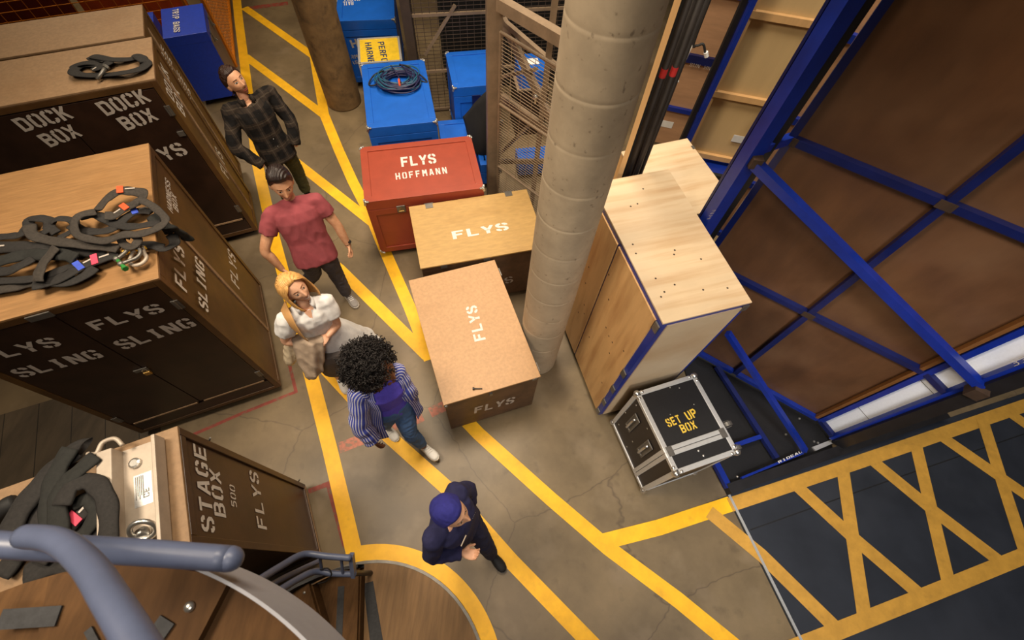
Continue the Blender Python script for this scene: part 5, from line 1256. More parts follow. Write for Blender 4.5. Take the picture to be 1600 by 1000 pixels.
def g2(x, z, cx, cz, sx, sz): return math.exp(-((x - cx) / sx) ** 2 - ((z - cz) / sz) ** 2)
def head_pt(th, ph, fem=0.0):
    """th azimuth (pi/2 = face front +y), ph elevation"""
    cx, cy, cz = math.cos(ph) * math.cos(th), math.cos(ph) * math.sin(th), math.sin(ph)
    x, y, z = .076 * cx, .097 * cy, .118 * cz
    if z < .02: k = (.02 - z) / .138; x *= 1 - .42 * k ** 1.5
    if z < -.02 and y < 0: y *= 1 - .55 * min(1, (-z - .02) / .08)
    if y > 0:
        f = min(1, y / .05)
        y = y * .96
        if z < -.04: y += .010 * min(1, (-z - .04) / .05) * f * math.exp(-(x / .04) ** 2)
        y += f * (.021 * g2(x, z, 0, -.030, .0115, .015) + .012 * g2(x, z, 0, -.008, .009, .022))
        y += f * .006 * g2(abs(x), z, .012, -.034, .007, .008)
        y -= f * .010 * g2(abs(x), z, .031, .010, .014, .011)
        y += f * .004 * g2(abs(x), z, .030, .030, .022, .007) * (1 - .6 * fem)
        y += f * .005 * g2(abs(x), z, .040, -.022, .018, .016)
        y += f * (.006 * g2(x, z, 0, -.060, .020, .006) + .006 * g2(x, z, 0, -.071, .017, .006) - .004 * g2(x, z, 0, -.0655, .022, .0025))
        y += f * .007 * g2(x, z, 0, -.100, .017, .012)
    return Vector((x, y, z))
def add_head(mb, MH, fem=0.0, n=84, m=64):
    vs = []; fs = []
    for i in range(1, m):
        ph = -math.pi / 2 + math.pi * i / m
        for j in range(n): vs.append(MH @ head_pt(2 * math.pi * j / n, ph, fem))
    for i in range(m - 2):
        for j in range(n): fs.append((i * n + j, i * n + (j + 1) % n, (i + 1) * n + (j + 1) % n, (i + 1) * n + j))
    fs.append(tuple(range(n - 1, -1, -1))); fs.append(tuple(range((m - 2) * n, (m - 1) * n)))
    mb.add(vs, fs)
    R = MH.to_3x3()
    for s in (-1, 1): mb.ball(MH @ Vector((s * .075, -.008, -.008)), .034, 12, (.30, .62, 1.0), R @ Matrix.Rotation(s * .35, 3, 'Z'))
    for s in (-1, 1): mb.ball(MH @ Vector((s * .031, .0765, .009)), .0125, 12)
def head_matrix(c, fwd, roll=0.0, sc=1.0):
    f = Vector(fwd).normalized(); up = Vector((0, 0, 1)); x = f.cross(up).normalized(); u = x.cross(f)
    if roll: q = Matrix.Rotation(roll * D2R, 3, f); x = q @ x; u = q @ u
    m = Matrix((x, f, u)).transposed().to_4x4() * 1.0
    m = Matrix.Translation(c) @ m @ Matrix.Scale(sc, 4)
    return m            # head +x is the person's right
def paint_head(me, MH, smile, stub):
    inv = MH.inverted(); n = len(me.polygons); co = np.empty(len(me.vertices) * 3); me.vertices.foreach_get('co', co); co = co.reshape(-1, 3)
    loops = np.array([p.vertices[0] for p in me.polygons]); idx = np.zeros(n, dtype=np.int32)
    c = np.array([p.center[:] for p in me.polygons]); A = np.array(inv)
    q = c @ A[:3, :3].T + A[:3, 3]
    x, y, z = q[:, 0], q[:, 1], q[:, 2]; ax = np.abs(x); fr = (y > .045) & (np.abs(z) < .13) & (ax < .08)
    if stub: idx[(y > .0) & (z < -.045) & (z > -.135) & (ax < .07) & (y > .01)] = 6
    if stub: idx[fr & (z > -.056) & (z < -.045) & (ax < .026)] = 6
    hz = .0048 if smile < .5 else .0042
    idx[fr & (((ax - .031) / .0145) ** 2 + ((z - .009) / (hz + .0022)) ** 2 < 1)] = 3
    idx[fr & (((ax - .031) / .0125) ** 2 + ((z - .009) / hz) ** 2 < 1)] = 1
    idx[fr & (((ax - .031) / .0058) ** 2 + ((z - .0095) / (hz + .0008)) ** 2 < 1)] = 2
    bz = .029 - .0025 * ((ax - .028) / .018) ** 2
    idx[fr & (ax > .013) & (ax < .047) & (np.abs(z - bz) < .0027)] = 3
    wl = .021 + .006 * smile; zc = -.0655 + smile * .010 * (x / wl) ** 2
    idx[fr & ((x / wl) ** 2 + ((z - zc) / (.0085 + .003 * smile)) ** 2 < 1)] = 4
    if smile > .5: idx[fr & ((x / (wl * .86)) ** 2 + ((z - zc - .0005) / (.0058)) ** 2 < 1)] = 5
    me.polygons.foreach_set('material_index', idx)

def hand(mb, wr, d, palm, thumb, curl=.5, sc=1.0, thumb_out=.6):
    """wrist, direction of the hand, palm normal, thumb-side vector"""
    d = Vector(d).normalized(); palm = Vector(palm); palm = (palm - d * palm.dot(d)).normalized(); s = palm.cross(d).normalized()
    if s.dot(Vector(thumb)) < 0: s = -s
    rings = []; N = 14
    for t, hw, hd in ((-.015, .024, .019), (.01, .027, .019), (.035, .037, .017), (.065, .042, .015), (.085, .041, .013), (.096, .036, .009)):
        c = wr + d * t * sc
        rings.append([c + (s * hw * math.cos(2 * math.pi * j / N) + palm * hd * math.sin(2 * math.pi * j / N)) * sc for j in range(N)])
    loft(mb, rings)
    for off, L, cu, r in ((.030, .070, 0, .0092), (.010, .078, .06, .0095), (-.0105, .073, .14, .009), (-.030, .058, .24, .0078)):
        p = wr + (d * .086 + s * off) * sc; a = .15 + curl * .45 + cu * curl; pts = [p]; k = off * 2.0
        for seg in (.45, .31, .24):
            dr = (d * math.cos(a) + palm * math.sin(a) + s * k * .9).normalized(); p = p + dr * L * seg * sc; pts.append(p); a += curl * .95 + cu * .4
        limb(mb, pts, [r * sc, r * .95 * sc, r * .88 * sc, r * .72 * sc], 8, 3)
    p = wr + (d * .022 + s * .028 + palm * .006) * sc; dr = (d * .62 + s * thumb_out + palm * .35).normalized(); q = p + dr * .036 * sc; dr2 = (d * .9 + s * .15 + palm * (.3 + curl * .4)).normalized()
    limb(mb, [p - dr * .01, q, q + dr2 * .032 * sc, q + dr2 * .055 * sc + palm * .004], [.0145 * sc, .0115 * sc, .0102 * sc, .008 * sc], 8, 3)

def shoe(t, ank, toe_dir, m, solem, pitch=0.0, L=.275, laces=None, name='shoe'):
    d = Vector(toe_dir); d.z = 0; d.normalize(); s = Vector((-d.y, d.x, 0)); up = Z
    if pitch: R = Matrix.Rotation(pitch * D2R, 3, s); d = R @ d; up = R @ Z
    c = ank - up * .075
    def ring(x, hw, h0, h1, n=16):
        return [c + d * x + s * (hw * math.cos(a)) + up * ((h0 + h1) / 2 + (h1 - h0) / 2 * math.sin(a)) for a in [2 * math.pi * j / n for j in range(n)]]
    mb = MB(); loft(mb, [ring(-.078, .012, .03, .05), ring(-.070, .030, .014, .085), ring(-.045, .037, .010, .100), ring(.0, .038, .010, .105), ring(.05, .041, .010, .088), ring(.10, .046, .010, .066), ring(.14, .045, .010, .052), ring(.17, .036, .011, .042), ring(.188, .016, .016, .030)])
    o = mb.build(name, m, t, world=True, smooth=True)
    mb = MB(); pts = [(-.084, .012), (-.074, .034), (-.03, .041), (.03, .041), (.09, .050), (.14, .049), (.178, .036), (.196, .012)]
    poly = [c + d * x + s * w_ for x, w_ in pts] + [c + d * x - s * w_ for x, w_ in reversed(pts)]; k = len(poly)
    mb.add([p + up * -.004 for p in poly] + [p + up * .022 for p in poly], [tuple(range(k - 1, -1, -1)), tuple(range(k, 2 * k))] + [(i, (i + 1) % k, k + (i + 1) % k, k + i) for i in range(k)])
    mb.build('sole', solem, o, world=True)
    if laces:
        mb = MB()
        for x in (.035, .055, .075, .095): zt = .098 - (x - .03) * .42; mb.beam(c + d * x - s * .026 + up * (zt - .006), c + d * (x + .006) + s * .026 + up * (zt - .006), .007, .006, up)
        mb.build('laces', laces, o, world=True)
    return o

def joints(J, squeeze=1.0):
    W = {k: at(*p) for k, p in J.items()}
    mid = (W['shR'] + W['shL']) / 2
    for k in ('shR', 'shL'): W[k] = mid + (W[k] - mid) * squeeze
    return W
def base_person(name, label, J, skin, face, fwd=None, roll=0, smile=0.0, stub=False, fem=0.0, squeeze=1.0, hips=.085, hands=None, hs=1.0, arm=1.0, lip='lip', brow='brow_dark', armcut=None):
    W = joints(J, squeeze); g = (W['aR'] + W['aL']) / 2
    t = thing(name, label, 'person', (g.x, g.y, 0)); lat = (W['shL'] - W['shR']).normalized(); up = (W['neck'] - W['hip']).normalized(); F = lat.cross(up).normalized()
    W['lat'] = lat; W['fwd'] = F; W['up'] = up
    hl = (lat - Z * lat.z).normalized(); W['hR'] = W['hip'] - hl * hips; W['hL'] = W['hip'] + hl * hips
    mb = MB(); fm = 1 - .10 * fem
    torso(mb, W['hip'], W['neck'], lat, [(-.18, .10, .07, 0), (-.08, .155 * fm, .10, -.005), (.08, .16 * fm, .11, -.005), (.28, .135 * fm, .095, 0), (.5, .145 * fm, .105, .005), (.7, .16 * fm, .115, .01), (.86, .165 * fm, .10, .0), (.96, .11 * fm, .07, 0), (1.0, .06, .055, 0)])
    MHc = W['head']; MH = head_matrix(MHc, face, roll, hs); W['MH'] = MH
    chin = MH @ Vector((0, .0, -.075)); limb(mb, [W['neck'] - up * .05, W['neck'] + up * .03, MH @ Vector((0, -.02, -.05))], [.062 * fm, .054 * fm, .052 * fm], 18)
    for s in ('R', 'L'):
        limb(mb, [W['sh' + s], (W['sh' + s] * .5 + W['el' + s] * .5), W['el' + s], W['el' + s].lerp(W['wr' + s], .35), W['wr' + s]], [.058 * arm, .047 * arm, .040 * arm, .040 * arm, .027 * arm], 16)
        limb(mb, [W['neck'].lerp(W['hip'], .06), W['sh' + s]], [.055 * fm, .058 * arm], 14)
        limb(mb, [W['h' + s], W['h' + s].lerp(W['k' + s], .5), W['k' + s], W['k' + s].lerp(W['a' + s], .35), W['a' + s]], [.085, .075, .055, .054, .036], 16)
        if hands and s in hands:
            hd = hands[s]; hand(mb, W['wr' + s], hd[0], hd[1], hd[2], hd[3], hd[4] if len(hd) > 4 else 1.0)
    add_head(mb, MH, fem)
    me = remeshed(mb, .0046, 2)
    link_mesh(me, 'body', [M[skin], M['eye_white'], M['iris'], M[brow], M[lip], M['teeth'], M['stubble']], t)
    paint_head(me, WM[t.name].inverted() @ MH, smile, stub)
    return t, W
TP = [(-.30, .175, .125, .0), (-.22, .178, .128, 0), (-.05, .175, .125, 0), (.1, .17, .122, 0), (.3, .158, .115, .005), (.5, .165, .122, .008), (.7, .178, .130, .012), (.85, .178, .115, .004), (.95, .125, .085, 0), (.985, .082, .074, 0)]
def top(t, W, m, name, hem=-.22, sleeve=1.0, sw=(.075, .066, .058), k=1.0, dk=1.0, voxel=.010, wr=.006, ws=14, seed=1, neckw=.07):
    mb = MB(); pr = [(max(hem, q[0]) if i == 0 else q[0], q[1] * k, q[2] * k * dk, q[3]) for i, q in enumerate(TP) if q[0] >= hem or i == 0]
    pr = [q for i, q in enumerate(pr) if i == 0 or q[0] > pr[0][0]]; pr[-2] = (.925, .128 * k, .088 * k, 0); pr[-1] = (.965, neckw, neckw * .92, 0)
    torso(mb, W['hip'], W['neck'], W['lat'], pr)
    for s in ('R', 'L'):
        limb(mb, [W['neck'].lerp(W['hip'], .10), W['sh' + s]], [.062 * k, sw[0]], 16)
        a, e, w_ = W['sh' + s], W['el' + s], W['wr' + s]
        if sleeve <= .6: limb(mb, [a, a.lerp(e, sleeve / 2), a.lerp(e, sleeve)], [sw[0], sw[1] * 1.02, sw[1]], 18, round_ends=False)
        else: limb(mb, [a, a.lerp(e, .5), e, e.lerp(w_, .5), e.lerp(w_, sleeve)], [sw[0], sw[1], sw[1] * .95, sw[2], sw[2] * .85], 18, round_ends=False)
        mb.ball(a, sw[0] * .98, 16)
    return link_mesh(remeshed(mb, voxel, 2, wr, ws, seed), name, m, t)
def legs(t, W, m, name='trousers', r=(.098, .088, .072, .066, .058), hem=.92, waist=.12, voxel=.010, wr=.006, seed=3, ws=16):
    mb = MB(); torso(mb, W['hip'], W['neck'], W['lat'], [(-.20, .12, .085, 0), (-.10, .168, .118, 0), (waist, .163, .116, 0)])
    for s in ('R', 'L'):
        limb(mb, [W['h' + s], W['h' + s].lerp(W['k' + s], .5), W['k' + s], W['k' + s].lerp(W['a' + s], .45), W['k' + s].lerp(W['a' + s], hem)], r, 18, round_ends=False); mb.ball(W['h' + s], r[0], 14)
    return link_mesh(remeshed(mb, voxel, 2, wr, ws, seed, (1, 1, 1.2)), name, m, t)
def scalp(t, W, m, region, thick, name='hair', grooves=60, amp=.004, n=120, mm=80):
    """shell of hair over the head where region(x,y,z dir) > 0; strands as grooves"""
    MH = W['MH']; mb = MB(); top_ = []; keep = {}
    for i in range(0, mm + 1):
        ph = -math.pi / 2 + math.pi * (i + .001) / (mm + .002)
        for j in range(n):
            th = 2 * math.pi * j / n; p = head_pt(th, ph); d = Vector((math.cos(ph) * math.cos(th), math.cos(ph) * math.sin(th), math.sin(ph)))
            r = region(p, d); e = min(1, max(0, r * 6))
            tk = thick(p, d) * e ** .5 + amp * e * math.sin(grooves * (p.x * 9 + .25 * math.sin(p.y * 30 + p.z * 20))) + amp * .8 * e * noise.noise(p * 60)
            keep[(i, j)] = r; nn = Vector((p.x / .076 ** 2, p.y / .097 ** 2, p.z / .118 ** 2)).normalized()
            top_.append((MH @ (p + nn * tk), MH @ (p - nn * .004)))
    N = len(top_); vs = [a for a, _ in top_] + [b_ for _, b_ in top_]; fs = []
    okf = {}
    for i in range(mm):
        for j in range(n):
            q = [(i, j), (i, (j + 1) % n), (i + 1, (j + 1) % n), (i + 1, j)]
            okf[(i, j)] = sum(keep[k] for k in q) / 4 > 0
    for (i, j), v_ in okf.items():
        if not v_: continue
        q = [i * n + j, i * n + (j + 1) % n, (i + 1) * n + (j + 1) % n, (i + 1) * n + j]
        fs.append(tuple(q)); fs.append(tuple(N + k for k in reversed(q)))
        for a_, b_, nb in ((q[0], q[1], (i - 1, j)), (q[1], q[2], (i, (j + 1) % n)), (q[2], q[3], (i + 1, j)), (q[3], q[0], (i, (j - 1) % n))):
            if not okf.get(nb, False): fs.append((b_, a_, N + a_, N + b_))
    mb.add(vs, fs); return mb.build(name, m, t, world=True, smooth=True)
def hairline(pts):
    def f(p, d):
        y = d.y; zl = pts[-1][1]
        for (a, za), (b_, zb_) in zip(pts, pts[1:]):
            if y <= b_: zl = za + (zb_ - za) * max(0, (y - a)) / (b_ - a); break
        return d.z - zl
    return f
HL_M = hairline([(-1, -.42), (-.12, -.38), (.02, -.02), (.16, .18), (.34, .36), (.55, .60), (.75, .66), (1, .66)])
HL_F = hairline([(-1, -.50), (-.05, -.45), (.06, -.05), (.3, .32), (.5, .58), (.72, .70), (1, .72)])
HL_CAP = hairline([(-1, -.32), (-.2, -.22), (.15, .10), (.5, .42), (.8, .52), (1, .54)])
def collar(t, W, m, r=.075, name='collar', opening=50):
    mb = MB(); n = 24; rows = []
    c = W['neck'] + W['up'] * .0; a0 = opening * .5
    for i in range(n + 1):
        a = (90 + a0 + (360 - 2 * a0) * i / n) * D2R; d = W['lat'] * math.cos(a) + W['fwd'] * math.sin(a)
        rows.append([c + d * r * .88 + W['up'] * .045, c + d * (r + .012) + W['up'] * .040, c + d * (r + .030) - W['up'] * .012, c + d * (r + .018) - W['up'] * .014])
    mb.add([p for r_ in rows for p in r_], [(i * 4 + k, (i + 1) * 4 + k, (i + 1) * 4 + (k + 1) % 4, i * 4 + (k + 1) % 4) for i in range(n) for k in range(4)] + [(0, 1, 2, 3), (n * 4 + 3, n * 4 + 2, n * 4 + 1, n * 4)])
    return mb.build(name, m, t, world=True, smooth=True)
def front_pt(W, tt, depth, side=0.0):
    return W['hip'].lerp(W['neck'], tt) + W['fwd'] * depth + W['lat'] * side

# ---------------- man in the plaid shirt
J = dict(head=(367, 127, 1.64), neck=(385, 158, 1.46), shR=(356, 176, 1.40), shL=(424, 144, 1.40), elR=(368, 230, 1.13), wrR=(410, 258, .94), elL=(454, 190, 1.13), wrL=(462, 226, .94), hip=(430, 232, .92), kR=(437, 277, .5), kL=(462, 262, .5), aR=(449, 312, .08), aL=(479, 300, .08))
t, W = base_person('person', 'person in a dark plaid shirt and olive trousers with hands in pockets', J, 'skin_tan', (.84, -.46, .30), roll=8, smile=.2, stub=True, squeeze=.90, hs=1.27)
yaw = math.degrees(math.atan2(W['lat'].y, W['lat'].x))
pm = mat('dark_plaid_flannel', (20, 18, 17), 0.95, 0.15, 40, 0.1, spec=.2)
for ax_, per, wd, c, sh in ((0, .13, .05, (54, 46, 40), .02), (2, .15, .06, (58, 48, 40), .03), (0, .13, .008, (78, 68, 58), .0), (2, .15, .009, (82, 72, 60), .0), (0, .13, .012, (20, 19, 20), .06), (2, .15, .014, (20, 19, 20), .08)): bands(pm, ax_, per, wd, c, rot=-yaw, shift=sh, fac=.5)
legs(t, W, M['trouser_olive'], r=(.100, .094, .080, .074, .066), seed=2)
top(t, W, pm, 'plaid_shirt', hem=-.24, sleeve=1.02, sw=(.084, .076, .066), k=1.16, seed=5, wr=.007)
collar(t, W, pm, .072)
mb = MB()
for q in (.80, .62, .44, .28, .12, -.04): mb.ball(front_pt(W, q, .142 if q > .5 else .138, .01), .006, 8)
mb.build('shirt_buttons', M['paper'], t, world=True)
for s in 'RL': shoe(t, W['a' + s], W['fwd'], M['shoe_black'], M['sole'])
scalp(t, W, M['hair_brown'], HL_M, lambda p, d: .010 + .008 * max(0, -d.y))
mb = MB()
for i in range(26):
    rd = random.Random(i); b0_ = W['MH'] @ Vector((rd.uniform(-.03, .03), -.095, rd.uniform(-.05, -.02)))
    mb.tube(cr_path([b0_, W['MH'] @ Vector((rd.uniform(-.035, .035), -.12, rd.uniform(-.08, -.05))), W['MH'] @ Vector((rd.uniform(-.05, .05), rd.uniform(-.14, -.10), rd.uniform(-.15, -.10)))], 4), .006, 5)
mb.build('tied_hair', M['hair_brown'], t, world=True, smooth=True)

# ---------------- man in the red T-shirt
J = dict(head=(440, 287, 1.66), neck=(454, 312, 1.46), shR=(418, 338, 1.40), shL=(500, 312, 1.40), elR=(414, 392, 1.12), wrR=(440, 420, .88), elL=(527, 352, 1.12), wrL=(544, 383, .88), hip=(490, 394, .92), kR=(490, 426, .52), kL=(524, 426, .48), aR=(474, 448, .14), aL=(543, 460, .085))
t, W = base_person('person', 'person in a faded red T-shirt and dark grey jeans looking down', J, 'skin_tan', (.50, -.80, -.10), roll=-4, smile=.7, squeeze=.86, hs=1.27,
    hands={'L': ((.30, -.35, -.9), (-.7, -.5, 0), (.5, -.7, 0), .75), 'R': ((.35, -.2, -.9), (.5, .7, 0), (.5, -.7, 0), .6)}, arm=1.18)
legs(t, W, M['trouser_grey'], r=(.108, .100, .082, .072, .064), seed=4)
top(t, W, M['tee_red'], 'tee_shirt', hem=-.16, sleeve=.52, sw=(.074, .078, .06), k=1.26, seed=8, wr=.007, ws=10, neckw=.088)
for s, pd in (('R', (.25, -.95, 0)), ('L', (.70, -.70, 0))): shoe(t, W['a' + s], pd, M['shoe_grey'], M['sole'], laces=M['shoe_white'], pitch=14 if s == 'R' else 0)
scalp(t, W, M['hair_black'], HL_M, lambda p, d: .008 + .030 * max(0, d.z - .2) * (1 + .6 * max(0, d.y)), amp=.003)
wb = MB(); d_ = (W['wrL'] - W['elL']).normalized(); c_ = W['wrL'] - d_ * .025; x_ = d_.orthogonal().normalized(); y_ = d_.cross(x_)
wb.lathe(c_, [(-.011, .033), (.011, .033)], 18, d_); ow = wb.build('watch_strap', M['rubber'], t, world=True)
MB().lathe(c_ + Vector((.026, .004, .020)), [(0, .021), (.012, .021)], 16, (.6, .1, .7)).build('watch_face', M['black_steel'], ow, world=True)

# ---------------- woman in white
J = dict(head=(461, 451, 1.55), neck=(476, 476, 1.38), shR=(444, 500, 1.32), shL=(512, 470, 1.32), elR=(446, 532, 1.05), wrR=(482, 538, .99), elL=(526, 506, 1.06), wrL=(513, 524, 1.07), hip=(505, 522, .88), kR=(508, 562, .47), kL=(530, 550, .47), aR=(530, 590, .08), aL=(548, 578, .08))
t, W = base_person('person', 'person with blonde hair in a white shirt dress, smiling and holding a taupe jacket', J, 'skin_warm', (.84, -.50, .32), roll=8, smile=1.0, fem=1, brow='brow_fair', squeeze=.90,
    hands={'L': ((-.55, -.75, -.25), (-.3, .1, -.9), (-.5, -.5, .5), .7, .92), 'R': ((.9, .1, -.2), (0, .2, -1), (0, -.9, .3), .6, .92)}, arm=1.0, hs=1.18)
mb = MB(); rings = []
for k, (zf, hw, hd) in enumerate(((1.04, .145, .115), (.95, .175, .14), (.82, .20, .17), (.65, .235, .20), (.50, .27, .23), (.42, .285, .25))):
    c_ = W['hip'] + Vector((0, 0, zf - .88)) + Vector((.05, .03, 0)) * (k * .6); nn = 48
    rings.append([c_ + W['lat'] * hw * math.cos(a) * (1 + .05 * k / 5 * math.sin(9 * a)) + (W['fwd'] - Z * W['fwd'].z) * hd * math.sin(a) * (1 + .06 * k / 5 * math.sin(9 * a + 1)) for a in [2 * math.pi * j / nn for j in range(nn)]])
loft(mb, rings); sk = link_mesh(remeshed(mb, .011, 2, .006, 9, 4, (1, 1, .3)), 'skirt', M['linen'], t)
top(t, W, M['linen'], 'shirt', hem=-.12, sleeve=.58, sw=(.074, .084, .07), k=1.02, seed=11, wr=.008, ws=13, neckw=.074)
collar(t, W, M['linen'], .070, opening=80)
vn = MB(); vn.add([front_pt(W, .99, .068, -.030), front_pt(W, .99, .068, .030), front_pt(W, .82, .128, .0)], [(0, 1, 2)]); ob = vn.build('open_neckline', M['skin_warm'], t, world=True); sd = ob.modifiers.new('s', 'SOLIDIFY'); sd.thickness = .012; sd.offset = 0
for s in 'RL': shoe(t, W['a' + s], W['fwd'], M['shoe_white'], M['sole'], L=.25)
scalp(t, W, M['hair_blonde'], HL_F, lambda p, d: .016 + .006 * max(0, d.z), amp=.003)
mb = MB(); nn = 90; lv = [(.108, .050, .058, 12), (.085, .078, .090, 30), (.05, .092, .110, 56), (.01, .096, .114, 68), (-.04, .099, .114, 70), (-.09, .100, .110, 68), (-.13, .096, .104, 64), (-.155, .086, .095, 62)]
for li, (z_, rx, ry, op) in enumerate(lv):
    for j in range(nn + 1):
        a = (90 + op + (360 - 2 * op) * j / nn) * D2R; g_ = 1 + .018 * math.sin(j * 2.1) + .03 * noise.noise(Vector((j * .35, li * .4, 2)))
        mb.v.append(W['MH'] @ Vector((rx * math.cos(a) * g_, ry * math.sin(a) * g_ - .004, z_ + (.012 * noise.noise(Vector((j * .6, 5, 1))) if li == len(lv) - 1 else 0))))
for li in range(len(lv) - 1):
    for j in range(nn): k_ = li * (nn + 1) + j; mb.f.append([k_, k_ + 1, k_ + nn + 2, k_ + nn + 1]); mb.mi.append(0)
o = mb.build('bob_hair', M['hair_blonde'], t, world=True, smooth=True); sd = o.modifiers.new('thick', 'SOLIDIFY'); sd.thickness = .016; sd.offset = 0
# shoulder bag strap and the jacket she holds
bagp = W['shR']; bag = thing('shoulder_bag', 'dark grey tote bag hung from a tan strap on the blonde person', 'bag', (W['hip'].x, W['hip'].y, .5))
fw_h = (W['fwd'] - Z * W['fwd'].z).normalized()
S0 = W['shR'] + Vector((.0, 0, .078)) + W['lat'] * .03
sp_ = [S0 - fw_h * .14 - Z * .10, S0 - fw_h * .07 + Z * .004, S0 + fw_h * .05 + Z * .004, S0 + fw_h * .125 - Z * .09, S0 + fw_h * .165 - Z * .24 + W['lat'] * .02]
pa_ = cr_path(sp_, 6); mb = MB(); mb.tube(pa_, .045, 8, flat=(1, .10), up=W['lat'] * -.6 + Z); mb.build('strap', M['tan_leather'], bag, world=True, smooth=True)
bc_ = at(548, 592, .42); mb = MB()
mb = MB(); rings = []
for z_, hw, hd in ((.78, .13, .045), (.70, .15, .07), (.55, .165, .08), (.42, .165, .075), (.36, .15, .05)):
    c_ = at(522, 566, .60); c_.z = z_; nn = 20; u_ = Vector((.95, .3, 0)).normalized(); v_ = Vector((-.3, .95, 0)).normalized()
    rings.append([c_ + u_ * hw * math.cos(a) + v_ * hd * math.sin(a) for a in [2 * math.pi * j / nn for j in range(nn)]])
loft(mb, rings); link_mesh(remeshed(mb, .012, 2, .005, 8, 2), 'bag_body', M['bag_dark'], bag)
jk = thing('jacket', 'folded taupe jacket over the forearms of the blonde person', 'jacket', (W['wrR'].x, W['wrR'].y, .6))
mb = MB(); rows = []
prof_ = [((455, 528, 1.06), (505, 523, 1.06), .05), ((456, 531, 1.06), (507, 531, 1.06), .075), ((461, 550, .96), (507, 545, .95), .085), ((468, 570, .84), (507, 562, .83), .085), ((476, 586, .74), (504, 576, .74), .07), ((482, 591, .70), (496, 586, .70), .04)]
for a_, b_, dp in prof_:
    A_, B_ = at(*a_), at(*b_); c_ = (A_ + B_) / 2; u_ = (B_ - A_) / 2; v_ = fw_h; nn = 28
    rows.append([c_ + u_ * math.cos(q) + (v_ * .9 + Z * .35) * dp * math.sin(q) * (1 + .25 * math.sin(5 * q)) for q in [2 * math.pi * j / nn for j in range(nn)]])
loft(mb, rows); link_mesh(remeshed(mb, .010, 2, .012, 8, 6, (1.3, 1.3, .5)), 'folded_cloth', M['taupe'], jk)

pb_ = thing('plastic_bag', 'small cream plastic bag hanging below the arm of the blonde person', 'bag', at(452, 552, .75))
mb = MB(); rows = []
for (x_, y_, z_, r_) in ((449, 535, .98, .012), (450, 541, .92, .035), (452, 552, .84, .055), (453, 562, .76, .06), (454, 568, .71, .035)):
    c_ = at(x_, y_, z_); rows.append([c_ + Vector((math.cos(q) * r_ * (1 + .2 * math.sin(3 * q)), math.sin(q) * r_ * .8, 0)) for q in [2 * math.pi * j / 18 for j in range(18)]])
loft(mb, rows); M['bag_cream'] = mat('cream_plastic', (206, 188, 158), .5, .08, 10, .05); link_mesh(remeshed(mb, .008, 1, .006, 16, 3), 'bag_film', M['bag_cream'], pb_)
# ---------------- woman with curly hair
J = dict(head=(597, 577, 1.57), neck=(594, 590, 1.40), shR=(556, 618, 1.33), shL=(622, 580, 1.33), elR=(562, 664, 1.06), wrR=(583, 688, .84), elL=(636, 612, 1.08), wrL=(640, 616, .84), hip=(612, 634, .90), kR=(608, 652, .48), kL=(640, 675, .50), aR=(602, 666, .085), aL=(662, 697, .115))
t, W = base_person('person', 'person with big curly black hair in a striped open shirt and blue jeans, mid stride', J, 'skin_dark', (.88, -.44, -.02), smile=.1, fem=1, squeeze=.88,
    hands={'R': ((.3, -.3, -.9), (.6, .7, 0), (.6, -.7, 0), .6, .92), 'L': ((.2, -.2, -.95), (-.5, -.8, 0), (.6, -.7, 0), .6, .92)}, arm=.92, lip='lip_dark', hs=1.08)
legs(t, W, M['jeans'], r=(.104, .096, .074, .064, .052), hem=.86, seed=6)
mb = MB(); torso(mb, W['hip'], W['neck'], W['lat'], [(-.10, .158, .118, 0), (.05, .158, .116, 0), (.28, .138, .105, 0), (.5, .148, .118, .008), (.68, .158, .130, .016), (.84, .155, .105, .006), (.93, .105, .075, 0), (.985, .075, .066, 0)])
link_mesh(remeshed(mb, .010, 2, .003, 16, 3), 'violet_top', M['violet'], t)
sm_ = mat('white_shirt_cotton', (206, 206, 226), 0.85, 0.05, 20, 0.05)
# open shirt: sheet wrapping the back with an open front, stripes carried by a vertex attribute
mb = MB(); rows = []; nn = 60; strip = []
lev = [(.965, .088, .080, 46), (.90, .160, .100, 40), (.80, .190, .128, 36), (.62, .188, .142, 34), (.42, .180, .142, 36), (.20, .192, .150, 40), (.0, .214, .166, 42), (-.20, .236, .182, 40), (-.38, .250, .20, 38)]
lev2 = []
for i in range(len(lev) - 1):
    for q in range(5): lev2.append(tuple(a_ + (b_ - a_) * q / 5 for a_, b_ in zip(lev[i], lev[i + 1])))
lev2.append(lev[-1])
for li, (tt_, hw, hd, op) in enumerate(lev2):
    c_ = W['hip'].lerp(W['neck'], tt_) - W['fwd'] * .004
    for j in range(nn + 1):
        a = (90 + op + (360 - 2 * op) * j / nn) * D2R
        rip = 1 + .05 * max(0, .5 - tt_) * math.sin(j * .75 + li * .12)
        lw = -.10 * max(0, .0 - tt_) * abs(math.cos(a))
        p = c_ + W['lat'] * hw * math.cos(a) * rip + W['fwd'] * hd * math.sin(a) * rip + Z * lw
        mb.v.append(p); strip.append(j / nn * 1.12)
R_ = len(lev2)
for i in range(R_ - 1):
    for j in range(nn):
        b_ = i * (nn + 1) + j; mb.f.append([b_, b_ + 1, b_ + nn + 2, b_ + nn + 1]); mb.mi.append(0)
